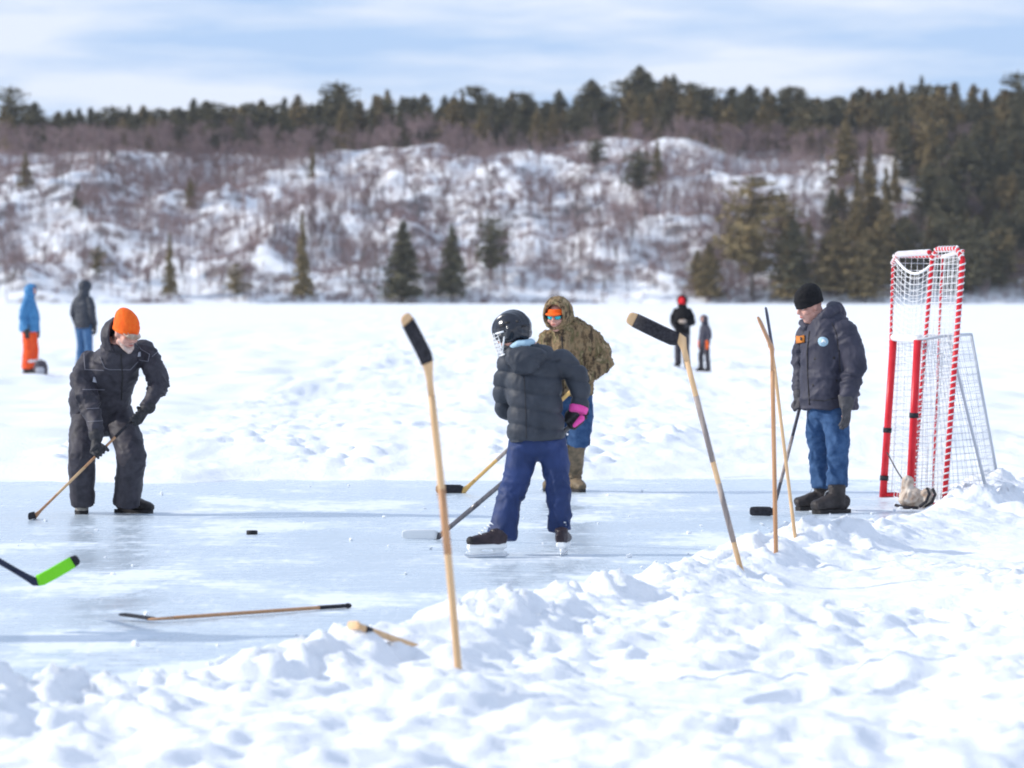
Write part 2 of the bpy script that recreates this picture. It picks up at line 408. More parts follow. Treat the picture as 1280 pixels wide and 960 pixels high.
def leaf_build(c1,c2):
    c1=tuple(x*1.15 for x in c1); c2=tuple(x*1.15 for x in c2)
    def f(nt,b):
        g=N(nt,'NewGeometry'); nt.links.new(ramp(nt,g.outputs['Random Per Island'],[(0,c1),(1,c2)]),b.inputs['Base Color'])
    return f
M['needle']=nmat('needles_dark',(.05,.06,.03),.7,0,.2,leaf_build((.072,.072,.042),(.145,.12,.062)))
M['needle2']=nmat('needles_olive',(.07,.07,.03),.7,0,.2,leaf_build((.135,.105,.048),(.24,.175,.08)))
M['bark']=mottled('bark',(.10,.08,.07),(.19,.15,.13),3,.9)
M['twig']=nmat('twigs',(.2,.14,.13),.85,0,.15,leaf_build((.145,.095,.093),(.33,.245,.235)))
M['brush']=nmat('brush',(.2,.13,.13),.85,0,.15,leaf_build((.15,.095,.095),(.33,.24,.235)))

def tris_mesh(name,T,mat):
    T=np.asarray(T,np.float32).reshape(-1,3); return mesh_np(name,T,np.arange(len(T)).reshape(-1,3),mat,False)
def conifer_proto(seed,h,w,kind,mat):
    rs=np.random.RandomState(seed); T=[]
    z=h*(.10 if kind!='pine' else .22); lean=rs.randn(2)*.01*h
    while z<h*.985:
        f=(z/h)
        if kind=='spruce': rad=w*(1-f)**.8*(.85+.3*rs.rand())
        elif kind=='pine': rad=w*(math.sin(PI*min(1,(1.08-f)*.95))**.7)*(.55+.75*rs.rand())
        else: rad=w*(1-f**2.2)**.8*(.8+.4*rs.rand())
        nb=rs.randint(5,9)
        for k in range(nb):
            if rs.rand()<(.28 if kind=='pine' else .1): continue
            a=rs.rand()*2*PI; rr=rad*rs.uniform(.6,1.12); m=int(4+rr*4.2)
            droop=-.25 if kind=='spruce' else (.12 if kind=='pine' else -.02)
            for j in range(m):
                s=(j+rs.rand())/m; q=np.array([math.cos(a)*rr*s,math.sin(a)*rr*s,z+droop*rr*s*s+rs.randn()*.08])
                q[:2]+=rs.randn(2)*.12*rr*s+lean*f
                for _ in range(2):
                    d=rs.randn(3); d[2]=d[2]*.45+.1; d/=np.linalg.norm(d); e=np.cross(d,rs.randn(3)); e/=np.linalg.norm(e)
                    L=rs.uniform(.35,.75)*(1-.35*f); T+=[q-e*L*.4,q+e*L*.4,q+d*L*1.2]
        z+=h*rs.uniform(.018,.034) if kind!='pine' else h*rs.uniform(.02,.05)
    for _ in range(8):
        q=np.array([rs.randn()*.05,rs.randn()*.05,h*rs.uniform(.95,1.0)]); q[:2]+=lean; T+=[q+[.1,0,0],q-[.1,0,0],q+[0,0,h*.03]]
    tr=B(); tr.tube([(0,0,-1.2),(0,0,h*.3),(lean[0]*.5,lean[1]*.5,h*.6),(lean[0],lean[1],h*.97)],[.017*h,.014*h,.009*h,.003*h],n=7)
    stubs=B()
    for k in range(10):
        a=rs.rand()*6.28; z0=h*rs.uniform(.1,.7); tr.tube([(0,0,z0),(math.cos(a)*w*.5,math.sin(a)*w*.5,z0+.1)],[.035,.01],n=4)
    return tris_mesh('crown',T,mat), tr.mesh('trunk',(0,0,0),[M['bark']])
def bare_proto(seed,h,mats=None):
    rs=np.random.RandomState(seed); b=B(); T=[]
    def br(p,d,L,r,lv):
        q=p+d*L; side=np.cross(d,rs.randn(3)); side/=np.linalg.norm(side)
        if lv<2: b.tube([p,(p+q)/2+rs.randn(3)*L*.04,q],[r,r*.85,r*.65],n=5)
        else:
            T.extend([p-side*r,p+side*r,q])
        if lv>=5: return
        n=[4,4,4,3,3][lv]
        for k in range(n):
            nd=d+rs.randn(3)*(.42 if lv else .3); nd[2]+=.35; nd/=np.linalg.norm(nd)
            br(p+(q-p)*rs.uniform(.45,1),nd,L*rs.uniform(.5,.72),max(r*.62,.034),lv+1)
    br(np.array([0,0,-.6]),np.array([rs.randn()*.06,rs.randn()*.06,1.]),h*.42,.012*h,0)
    cr=tris_mesh('crown',T,M['twig']); return cr, b.mesh('trunk',(0,0,0),[M['bark']])
def hz(x,y): return float(hill_h(np.array([x]),np.array([y]))[0])
CON=[conifer_proto(1,12,2.6,'spruce',M['needle']),conifer_proto(2,12,3.4,'dense',M['needle']),conifer_proto(3,12,3.6,'pine',M['needle']),
     conifer_proto(4,12,3.0,'dense',M['needle2']),conifer_proto(5,12,3.8,'pine',M['needle2']),conifer_proto(6,12,2.4,'spruce',M['needle2']),
     conifer_proto(7,12,2.2,'dense',M['needle2']),conifer_proto(8,12,2.9,'spruce',M['needle'])]
BARE=[bare_proto(20+k,8) for k in range(5)]
def plant(protos,k,x,y,h,label,cat,group,name,base=12.,wide=1.0,rz=None):
    cr,tr=protos[k]; s=h/base
    o=empty(name,(x,y,hz(x,y)),label,cat,group); o.rotation_euler=(0,0,random.uniform(0,6.28) if rz is None else rz); o.scale=(s*wide,s*wide,s)
    for nm,me in (('trunk',tr),('crown',cr)):
        c=bpy.data.objects.new(nm,me); COL.objects.link(c); c.parent=o
    return o
def px_x(px,Y): return (px-640)/FPX*Y
SKY=[(-40,128),(0,130),(60,130),(150,126),(240,126),(330,120),(400,118),(430,112),(500,114),(560,112),(640,110),(700,122),(740,103),(775,118),(800,90),(850,100),(900,104),(1000,108),(1060,110),(1150,104),(1230,108),(1320,100)]
def zone(px): return 'far left' if px<200 else 'left' if px<480 else 'middle' if px<760 else 'right of the middle' if px<1000 else 'right'
# hero trees: px, py of the foot, height in px, prototype, width, label
H=[(502,378,102,0,1.25,'tall dark ragged pine on the far shore, leftmost of the three shore pines'),
   (565,377,97,7,.95,'slim dark spruce on the far shore, middle one of the three shore pines'),
   (614,352,80,2,.8,'smaller dark pine standing above the shore, right one of the three shore pines'),
   (378,377,110,5,.55,'narrow dark leafless-looking spruce at the shore left of the three shore pines'),
   (295,377,48,4,.8,'low bushy olive conifer at the shore between orange cap and narrow spruce'),
   (13,180,72,2,.6,'tall thin pine with a tufted top at the far left end of the skyline'),
   (800,165,82,1,1.15,'highest dark dense conifer on the skyline right of the snowy knob'),
   (740,160,60,1,1.3,'broad round dark conifer on the skyline above the snowy knob'),
   (940,372,150,4,.9,'big olive conifer low on the slope above the black knit hat'),
   (885,376,72,6,1.2,'short olive conifer at the shore behind the two far figures'),
   (97,262,34,7,1.1,'small lone dark spruce high on the snowy left slope'),
   (238,262,40,3,.7,'small lone olive conifer on the upper left slope'),
   (32,235,45,5,1.1,'small dark conifer on the far left upper slope'),
   (745,212,40,2,1.0,'small dark pine just below the snowy knob'),
   (798,250,62,2,1.1,'dark spreading pine right below the snowy knob'),
   (822,228,52,5,.9,'upright dark conifer beside the spreading pine below the knob'),
   (390,225,42,6,.5,'thin dark snag conifer on the upper slope left of the middle'),
   (212,372,80,5,.55,'thin see-through olive conifer low on the left slope'),
   (122,350,42,4,.9,'low olive conifer on the lower left slope above the man in the orange cap'),
   (985,378,95,5,.9,'slender conifer at the shore just right of the black knit hat'),
   (1080,378,90,3,.9,'olive conifer at the shore just left of the upright goal frame'),
   (1150,125,30,0,.6,'pointed conifer tip sticking up above the forest near the right'),
   (1270,150,60,2,.7,'tall pine with open branches at the right end of the skyline'),
   (420,150,48,2,.7,'tall pine with open top on the skyline left of the middle')]
def hill_point(px,py):
    d=ray(px,py); t=np.arange(600,800,.4); P=np.array([0,0,CH])[None]+t[:,None]*d[None]
    h=hill_h(P[:,0],P[:,1]); i=int(np.argmax(P[:,2]<=h)); 
    return (P[i][0],P[i][1]) if P[i][2]<=h[i] else (px_x(px,735),735.)
for px,py,hp,k,wd,lb in H:
    x,y=hill_point(px,py)
    if py<200: y=max(y,722.); x=px_x(px,y)
    z=hz(x,y); top=W(px,py-hp,y)[2]
    plant(CON,k,x,y,max(3,top-z),lb,'tree',None,'conifer',wide=wd*1.25,rz=0)
rt=np.random.RandomState(3); nC=len(H)
# conifers along the crest
for row,(Yr,dz) in enumerate([(744,0),(728,6),(712,17)]):
    px=-30+row*9
    while px<1310:
        px+=rt.uniform(15,28)
        if row==2 and px<620: px+=12
        Yv=Yr+rt.uniform(-5,5); x=px_x(px,Yv); z=hz(x,Yv)
        topy=np.interp(px,[a for a,_ in SKY],[b for _,b in SKY])+dz+abs(rt.randn())*10-(9 if rt.rand()<.3 else 0)
        h=W(px,topy,Yv)[2]-z; h=min(max(h,5),16)
        k=rt.choice([0,1,2,3,6,7],p=[.12,.30,.2,.24,.1,.04])
        plant(CON,int(k),x,Yv,h,'dark conifer in the forest along the crest, %s part'%zone(px),'tree','conifers along the crest, %s'%zone(px),'conifer',wide=rt.uniform(.8,1.5)); nC+=1
# conifers on the right-hand slope
tries=0
while nC<296 and tries<6000:
    tries+=1; px=rt.uniform(840,1330); py=rt.uniform(150,376)
    dens=sstep(830,1150,np.array(px))*1.0+.06
    if py>205: dens=dens*(.5+.5*sstep(1060,1200,np.array(px)))
    if py<195: dens=max(dens,.75)
    
    if rt.rand()>dens: continue
    x,y=hill_point(px,py)
    plant(CON,int(rt.choice([1,3,4,5,6,3,4])),x,y,rt.uniform(6,12.5),'olive brown conifer on the wooded slope at %s'%('the far right' if px>1130 else 'the right'),'tree','conifers on the right-hand slope','conifer',wide=rt.uniform(.9,1.6)); nC+=1
# the rest of the conifer wood, seen only as a mass between and behind those trees
con_v=[]
for cr,tr in CON:
    n=len(cr.vertices); V=np.empty(n*3,np.float32); cr.vertices.foreach_get('co',V); V=V.reshape(-1,3,3); con_v.append(V[RS.rand(len(V))<.55]*np.array([1,1,1.]))
def place_np(V,x,y,s,wd):
    a=rt.rand()*6.28; c,q=math.cos(a),math.sin(a); V=V*np.array([wd*s,wd*s,s])
    return np.stack([V[...,0]*c-V[...,1]*q,V[...,0]*q+V[...,1]*c,V[...,2]],-1)+np.array([x,y,hz(x,y)])
T=[]
for k in range(420):
    if k<210:
        px=rt.uniform(-40,1320); Yv=rt.uniform(738,765); x=px_x(px,Yv); top=np.interp(px,[a for a,_ in SKY],[b for _,b in SKY])+rt.uniform(10,30); h=W(px,top,Yv)[2]-hz(x,Yv)
    else:
        px=880+460*rt.rand()**.6; py=rt.uniform(160,372); 
        if rt.rand()>.8*sstep(900,1240,np.array(px)) or (py>205 and px<1130): continue
        x,Yv=hill_point(px,py); h=rt.uniform(5,11)
    T.append(place_np(con_v[rt.choice([1,3,4,6,5,2])],x,Yv,max(h,4)/12.,rt.uniform(1.1,1.7)))
o=link('conifer_woodland',tris_mesh('conifer_woodland',np.concatenate(T),M['needle'])); tag(o,'dark mass of conifer wood filling the crest and the right slope',None,None,'stuff')
# bare trees: individuals low on the slope, the rest one woodland mass
nB=0; used=[]
while nB<240:
    px=rt.uniform(-20,1300); py=rt.uniform(205,378); 
    if rt.rand()>.35+.65*(.5+.5*float(perlin(np.array(px*.012),np.array(py*.03)))): continue
    x,y=hill_point(px,py); h=rt.uniform(4.0,9.5)
    part='lower' if py>300 else 'upper'
    plant(BARE,rt.randint(5),x,y,h,'leafless reddish tree on the %s snowy slope, %s part'%(part,zone(px)),'tree','leafless trees on the %s slope, %s'%(part,zone(px)),'leafless_tree',base=8.,wide=rt.uniform(.7,1.1)); nB+=1
# woodland mass of bare crowns under the crest and brush over the slope
T=[]; 
cr_v=[]
for cr,tr in BARE:
    n=len(cr.vertices); V=np.empty(n*3,np.float32); cr.vertices.foreach_get('co',V); V=V.reshape(-1,3,3); cr_v.append(V[RS.rand(len(V))<.8])
for k in range(620):
    px=rt.uniform(-30,1310); yb=np.interp(px,[0,150,400,600,700,830,1300],[196,200,180,170,162,190,215])
    if k<300:
        Yv=rt.uniform(692,730); x=px_x(px,Yv); h=rt.uniform(4.5,8)
        if 600<px<800: Yv=rt.uniform(716,735); h=rt.uniform(3,5); x=px_x(px,Yv)
    else:
        py=rt.uniform(200,372); x,Yv=hill_point(px,py); h=rt.uniform(2,4.5)
        if float(perlin(np.array(px*.01+5),np.array(py*.03)))<-.05: continue
    V=cr_v[rt.randint(5)]*np.array([1.5,1.5,1.0])*(h/8); a=rt.rand()*6.28; c,s=math.cos(a),math.sin(a)
    V=np.stack([V[...,0]*c-V[...,1]*s,V[...,0]*s+V[...,1]*c,V[...,2]],-1)+np.array([x,Yv,hz(x,Yv)]); T.append(V)
o=link('bare_woodland',tris_mesh('bare_woodland',np.concatenate(T),M['twig'])); tag(o,'mass of leafless reddish grey trees below the conifers of the crest',None,None,'stuff')
T=[]
n=12500; bx=rt.uniform(-95,95,n*2); by=rt.uniform(607,728,n*2)
dn=fbm(bx*.05,by*.06,3)+.35*perlin(bx*.22,by*.2); ok=(dn>.06)|(rt.rand(n*2)<.10); bx=bx[ok][:n]; by=by[ok][:n]; bz=hill_h(bx,by)
hh=rt.uniform(.5,1.7,len(bx))
for j in range(7):
    d=rt.randn(len(bx),3)*.38; d[:,2]=1; e=rt.randn(len(bx),3); e[:,2]=0; e/=np.linalg.norm(e,axis=1)[:,None]; wdt=rt.uniform(.03,.08,len(bx))[:,None]
    p=np.stack([bx,by,bz-.1],-1)+rt.randn(len(bx),3)*np.array([.25,.25,0])
    T.append(np.stack([p-e*wdt,p+e*wdt,p+d*hh[:,None]],1))
o=link('brush',tris_mesh('brush',np.concatenate(T),M['brush'])); tag(o,'low reddish brown brush growing all over the snowy slope',None,None,'stuff')

T=[]; n=5500; bx=rt.uniform(-95,95,n*2); by=rt.uniform(608,722,n*2)
dn=fbm(bx*.04+9,by*.05,3)+.3*perlin(bx*.2,by*.15)+.25*sstep(20,50,bx); ok=(dn>.05)|(rt.rand(n*2)<.16); bx=bx[ok][:n]; by=by[ok][:n]; bz=hill_h(bx,by)
hh=rt.uniform(2.0,6.0,len(bx))
for j in range(9):
    if j==0: p=np.stack([bx,by,bz-.3],-1); d=rt.randn(len(bx),3)*.06; d[:,2]=1; L=hh; wdt=rt.uniform(.05,.11,len(bx))[:,None]
    else:
        t=rt.uniform(.25,.9,len(bx)); p=np.stack([bx,by,bz+hh*t],-1); d=rt.randn(len(bx),3)*.45; d[:,2]=np.abs(d[:,2])+.6; L=hh*(1-t)*.7+.35; wdt=rt.uniform(.03,.06,len(bx))[:,None]
    e=rt.randn(len(bx),3); e[:,2]=0; e/=np.linalg.norm(e,axis=1)[:,None]
    T.append(np.stack([p-e*wdt,p+e*wdt,p+d*L[:,None]],1))
o=link('saplings',tris_mesh('saplings',np.concatenate(T),M['twig'])); tag(o,'thin upright leafless saplings standing all over the snowy hillside',None,None,'stuff')

# ------------------------------------------------------------------ sky and sun
EL=R(28); AZ=R(-86)            # the light comes from the left, hardly from the front
sun=bpy.data.lights.new('sun','SUN'); so=bpy.data.objects.new('sun',sun); COL.objects.link(so)
sdir=Vector((math.sin(AZ)*math.cos(EL), math.cos(AZ)*math.cos(EL)-.06, math.sin(EL))).normalized()   # towards the sun
so.rotation_euler=sdir.to_track_quat('Z','Y').to_euler(); sun.energy=3.6; sun.angle=R(.55); sun.color=(1,.955,.89)
w=bpy.data.worlds.new('World'); sc.world=w; w.use_nodes=True; nt=w.node_tree; bg=nt.nodes['Background']
sk=N(nt,'TexSky',sky_type='NISHITA'); sk.sun_disc=False; sk.sun_elevation=EL; sk.sun_rotation=math.atan2(sdir.x,sdir.y); sk.air_density=1.0; sk.dust_density=.3; sk.ozone_density=1.5
tc=N(nt,'TexCoord'); mp=N(nt,'Mapping'); mp.inputs['Scale'].default_value=(1.0,1.0,6.5); nt.links.new(tc.outputs['Generated'],mp.inputs['Vector'])
cn=noise(nt,mp.outputs['Vector'],11,6,.5); 
cf=ramp(nt,cn,[(.40,(.0,.0,.0)),(.49,(.4,.4,.4)),(.60,(.95,.95,.95))])
cmix=N(nt,'MixRGB'); nt.links.new(cf,cmix.inputs[0])
blue=N(nt,'MixRGB'); blue.inputs[0].default_value=.75; nt.links.new(sk.outputs[0],blue.inputs[1]); blue.inputs[2].default_value=(4.6,6.6,10.4,1)
nt.links.new(blue.outputs[0],cmix.inputs[1]); cmix.inputs[2].default_value=(8.0,8.7,10.0,1)
nt.links.new(cmix.outputs[0],bg.inputs['Color']); bg.inputs['Strength'].default_value=.1
HZ=B(); HZ.box((0,400,34),(760,860,37)); hm_=bpy.data.materials.new('haze'); hm_.use_nodes=True; hn_=hm_.node_tree; hn_.nodes.clear()
pv=hn_.nodes.new('ShaderNodeVolumePrincipled'); pv.inputs['Density'].default_value=.00009; pv.inputs['Color'].default_value=(.88,.93,1,1); mo=hn_.nodes.new('ShaderNodeOutputMaterial'); hn_.links.new(pv.outputs[0],mo.inputs['Volume'])
ho_=HZ.build('haze',hm_,None,False); tag(ho_,kind='stuff'); ho_['label']='thin pale winter haze in the air over the lake'
sc.view_settings.view_transform='Standard'; sc.view_settings.look='None'; sc.view_settings.exposure=0.09; sc.view_settings.gamma=1
sc.cycles.filter_width=1.9

# ------------------------------------------------------------------ cloth and other materials
def cloth(name,c1,c2,scale=9,rough=.75,bs=.35,sheen=.0): return mottled(name,c1,c2,scale,rough,bs,.004,(1,1,1),.3,sheen)
M['black_cloth']=cloth('black_nylon',(.03,.027,.034),(.058,.052,.064),14,.6)
M['navy_parka']=cloth('dark_navy_nylon',(.03,.03,.048),(.05,.048,.07),10,.6)
M['puffer']=cloth('charcoal_puffer',(.032,.037,.048),(.052,.058,.072),8,.58)
M['snowpant']=cloth('navy_snow_pants',(.014,.03,.10),(.024,.046,.15),10,.6)
M['denim']=cloth('blue_denim',(.018,.055,.14),(.05,.11,.23),16,.85)
M['denim2']=cloth('faded_denim',(.05,.12,.25),(.08,.18,.33),16,.85)
M['orange']=cloth('blaze_orange',(.95,.12,.01),(1.0,.17,.015),30,.8)
M['orange2']=cloth('orange_red_pants',(.85,.075,.02),(.95,.12,.02),10,.7)
M['blue_jacket']=cloth('blue_jacket',(.04,.17,.36),(.07,.25,.48),10,.6)
M['charcoal']=cloth('charcoal_jacket',(.06,.05,.06),(.09,.075,.09),10,.7)
M['skin']=mottled('skin',(.60,.30,.23),(.68,.38,.30),9,.5,.1,.002,(1,1,1),.4)
M['beard']=mottled('beard',(.50,.34,.28),(.68,.55,.48),60,.9,.5,.004)
M['lips']=nmat('lips',(.48,.14,.12),.45)
M['eye']=nmat('eye_white',(.75,.72,.7),.2); M['iris']=nmat('eye_dark',(.03,.025,.02),.15)
M['glove']=cloth('black_glove',(.02,.02,.022),(.045,.042,.045),25,.6)
M['glove2']=cloth('grey_glove',(.05,.047,.05),(.085,.08,.085),25,.7)
M['pink']=cloth('pink_trim',(.75,.06,.32),(.85,.10,.4),30,.6)
M['rubber']=mottled('rubber',(.02,.018,.018),(.04,.035,.035),20,.6)
M['boot']=mottled('dark_leather',(.028,.023,.022),(.058,.048,.046),14,.5)
M['skate_boot']=mottled('skate_leather',(.02,.015,.02),(.06,.04,.045),12,.4)
M['boot_tan']=mottled('pale_boot',(.16,.14,.12),(.42,.38,.33),14,.7)
M['knit_black']=cloth('black_knit',(.006,.006,.007),(.014,.013,.015),60,.9,.8)
M['white']=nmat('white_plastic',(.88,.88,.87),.45); M['cream']=mottled('cream_leather',(.36,.24,.17),(.78,.70,.6),13,.6)
M['steel']=nmat('steel',(.6,.62,.65),.25,.9); M['grey']=nmat('grey_print',(.42,.42,.46),.6); M['pipe']=nmat('grey_piping',(.22,.21,.24),.5)
M['helmet']=nmat('glossy_black_shell',(.012,.014,.022),.18,0,.6)
M['lens']=nmat('mirror_lens',(.05,.45,.5),.12,.85)
M['red']=mottled('red_paint',(.62,.018,.03),(.72,.03,.045),12,.35,.05); M['red_cloth']=nmat('red_cloth',(.85,.02,.03),.7)
M['net']=nmat('white_cord',(.8,.8,.8),.8); M['net_grey']=nmat('grey_cord',(.55,.58,.62),.8)
M['patch_orange']=nmat('orange_patch',(.6,.2,.03),.7); M['patch_blue']=nmat('pale_blue_patch',(.38,.55,.66),.6)
def camo(nt,b):
    v=coords(nt,(1.3,1.3,.5)); n1=noise(nt,v,9,4,.62); n2=noise(nt,v,17,4,.6); n3=noise(nt,v,30,3,.6)
    c1=ramp(nt,n1,[(.0,(.10,.06,.035)),(.40,(.13,.085,.045)),(.46,(.31,.21,.11)),(.53,(.22,.145,.08)),(.56,(.11,.105,.04)),(.63,(.40,.29,.17))])
    f2=ramp(nt,n2,[(.52,(0,0,0)),(.57,(1,1,1))]); f3=ramp(nt,n3,[(.56,(0,0,0)),(.6,(1,1,1))])
    m1=N(nt,'MixRGB'); nt.links.new(f2,m1.inputs[0]); nt.links.new(c1,m1.inputs[1]); m1.inputs[2].default_value=(.075,.05,.03,1)
    m2=N(nt,'MixRGB'); nt.links.new(f3,m2.inputs[0]); nt.links.new(m1.outputs[0],m2.inputs[1]); m2.inputs[2].default_value=(.28,.2,.11,1)
    nt.links.new(m2.outputs[0],b.inputs['Base Color']); bump(nt,b,n2,.3,.004)
M['camo']=nmat('camouflage_cloth',(.2,.15,.08),.8,0,.2,camo)
M['camo_boot']=mottled('camo_boot',(.26,.19,.12),(.11,.09,.06),16,.6)
def wood(c1,c2):
    def f(nt,b):
        v=coords(nt,(30,30,2.2)); n=noise(nt,v,1.2,5,.6); nt.links.new(ramp(nt,n,[(.3,c1),(.7,c2)]),b.inputs['Base Color'])
    return f
M['wood']=nmat('pale_stick_wood',(.62,.42,.24),.5,0,.4,wood((.60,.36,.17),(.74,.50,.28)))
M['wood2']=nmat('brown_stick_wood',(.5,.26,.13),.5,0,.4,wood((.42,.20,.09),(.58,.32,.16)))
M['woody']=nmat('yellow_stick_wood',(.7,.42,.12),.45,0,.4,wood((.66,.38,.10),(.76,.48,.17)))
M['tape']=mottled('black_tape',(.018,.017,.02),(.045,.042,.05),60,.8,.6)
M['taped_grey']=nmat('silver_lettering_band',(.28,.25,.24),.5,0,.4,wood((.16,.14,.145),(.50,.40,.33)))
M['carbon']=nmat('dark_composite',(.05,.05,.06),.3,0,.5,wood((.03,.03,.04),(.10,.09,.10)))
M['green']=nmat('lime_green_tape',(.22,.75,.02),.55)
M['navy']=nmat('navy_stick_paint',(.018,.022,.05),.4)
M['puck']=nmat('black_rubber_puck',(.015,.015,.017),.55)

# ------------------------------------------------------------------ people
def nz(v): v=np.asarray(v,float); return v/(np.linalg.norm(v)+1e-9)
def creases(amp=.008,f=9,zs=2.2,knots=()):
    """cloth folds: soft ridges lying across the limb, stronger near joints"""
    def d(V,Nn):
        w=.12*np.stack([perlin(V[:,0]*5,V[:,1]*5,V[:,2]*5+k*9) for k in range(3)],1)
        P=V+w
        a=np.abs(perlin(P[:,0]*f*.6,P[:,1]*f*.6,P[:,2]*f*zs*.6)); b_=np.abs(perlin(P[:,0]*f*1.3+4,P[:,1]*f*1.3,P[:,2]*f*zs+P[:,0]*f*.9)); c_=np.abs(perlin(P[:,0]*f*.9+14,P[:,1]*f*.9,P[:,2]*f*zs*.8-P[:,0]*f*1.2))
        r=(.30-np.sqrt(a+.004)*.75)*1.9+(.28-np.sqrt(b_+.004)*.7)*1.3+(.28-np.sqrt(c_+.004)*.7)*1.3
        g=np.ones(len(V))*.6
        for k in knots: g+=1.3*np.exp(-((V-k)**2).sum(1)/.10**2)
        return 1.6*amp*np.clip(r,-.7,.5)*g
    return d
def quilt(z0,step,amp=.014,tilt=(0,0)):
    cr=creases(.005,11,1.2)
    def d(V,Nn):
        z=V[:,2]-z0+tilt[0]*V[:,0]+tilt[1]*V[:,1]+.012*perlin(V[:,0]*7,V[:,1]*7,V[:,2]*4)
        f=np.abs(((z/step)%1)-.5)*2          # 1 at the seam
        return amp*1.25*(np.clip(1-f**3,0,1)**.6-.8)+cr(V,Nn)*.9
    return d
def head_prims(b,c,f,u,k=1.0,jaw=True):
    f=nz(f); u=nz(u-f*np.dot(u,f)); s=np.cross(f,u); A=(s,f,u)
    P=lambda x,y,z:c+(s*x+f*y+u*z)*k
    b.blob(P(0,-.012,.03),(.076*k,.096*k,.092*k),A,18)
    b.blob(P(0,.028,-.025),(.064*k,.066*k,.088*k),A,18)
    if jaw: b.blob(P(0,.05,-.088),(.036*k,.034*k,.03*k),A,12); b.limb([P(-.05,.01,-.06),P(0,.052,-.085),P(.05,.01,-.06)],[.024*k,.024*k,.024*k],10)
    b.limb([P(0,.088,.022),P(0,.110,-.014)],[.009*k,.014*k],10); b.blob(P(0,.103,-.02),(.019*k,.013*k,.01*k),A,10)
    b.limb([P(-.04,.080,.036),P(.04,.080,.036)],[.013*k,.013*k],10)
    for x in(-1,1):
        b.blob(P(.042*x,.066,-.022),(.026*k,.024*k,.024*k),A,10)
        b.blob(P(.077*x,-.005,-.002),(.010*k,.02*k,.032*k),A,10)
    b.limb([P(-.018,.090,-.048),P(.018,.090,-.048)],[.010*k,.010*k],8); b.limb([P(-.014,.088,-.060),P(.014,.088,-.060)],[.010*k,.010*k],8)
    return P,A
def face_parts(root,P,A,k=1.0):
    for x in(-1,1):
        e=B(); e.blob(P(.031*x,.078,.014),.0125*k,A,12,0); e.blob(P(.031*x,.0865,.013),(.006*k,.005*k,.006*k),A,10,1); e.build('eye',[M['eye'],M['iris']],root)
    l=B(); l.limb([P(-.02,.094,-.053),P(0,.099,-.052),P(.02,.094,-.053)],[.004*k,.0075*k,.004*k],8); l.build('lips',M['lips'],root)
def grip_hand(b,g,a,wr,r=.014,k=1.0,th=1):
    """fist closed round a shaft through g along a, wrist at wr"""
    a=nz(a); n=wr-g; n=nz(n-a*np.dot(n,a)); t=np.cross(a,n)*th
    b.blob(g+n*(r+.022)*k,(.045*k,.034*k,.018*k),(a,t,n),12)
    b.limb([wr,g+n*(r+.026)*k],[.028*k,.026*k],12)
    L=[.9,1.05,1.0,.82]
    for i in range(4):
        o=a*(i-1.5)*.0225*k; rr=r+.009*k
        ang=[.35,1.0,1.75,2.5,2.5+.5*L[i]]; pts=[g+o+(n*math.cos(x)+t*math.sin(x))*rr*(1.25 if x<.5 else 1.05) for x in ang]
        b.limb(pts,[.0105*k,.0102*k,.0098*k,.009*k,.0078*k],8)
    b.limb([g+n*(r+.02)*k-t*.026*k+a*.03*k, g-t*(r+.012)*k+n*.006*k+a*.046*k, g-t*(r+.004)*k-n*.02*k+a*.042*k],[.0135*k,.012*k,.010*k],8)
def open_hand(b,wr,d,pn,k=1.0,curl=.35,thumb=1):
    """relaxed hand: d along the palm, pn the way the palm looks"""
    d=nz(d); pn=nz(pn-d*np.dot(pn,d)); s=np.cross(d,pn)*thumb
    b.limb([wr-d*.02,wr+d*.03],[.028*k,.03*k],12); b.blob(wr+d*.055*k,(.047*k,.052*k,.018*k),(d,s,pn),12); b.blob(wr+d*.06*k,(.045*k,.04*k,.019*k),(d,s,pn),12)
    for i,l in enumerate([.9,1.05,1.0,.78]):
        p=wr+(d*.095+s*(1.5-i)*.0215)*k; pts=[p-d*.03*k]; cd=d; q=p; pts.append(q)
        for j,sl in enumerate([.036,.024,.019]):
            an=curl*(j+.6)*.8; cd=nz(d*math.cos(an)+pn*math.sin(an)+s*(1.5-i)*.06); q=q+cd*sl*l*k; pts.append(q)
        b.limb(pts,[.011*k,.0112*k,.0105*k,.0098*k,.0085*k],8)
    p0=wr+(d*.025+s*.028)*k; b.limb([p0,p0+(d*.03+s*.03+pn*.012)*k,p0+(d*.055+s*.034+pn*.026)*k],[.016*k,.013*k,.0105*k],8)
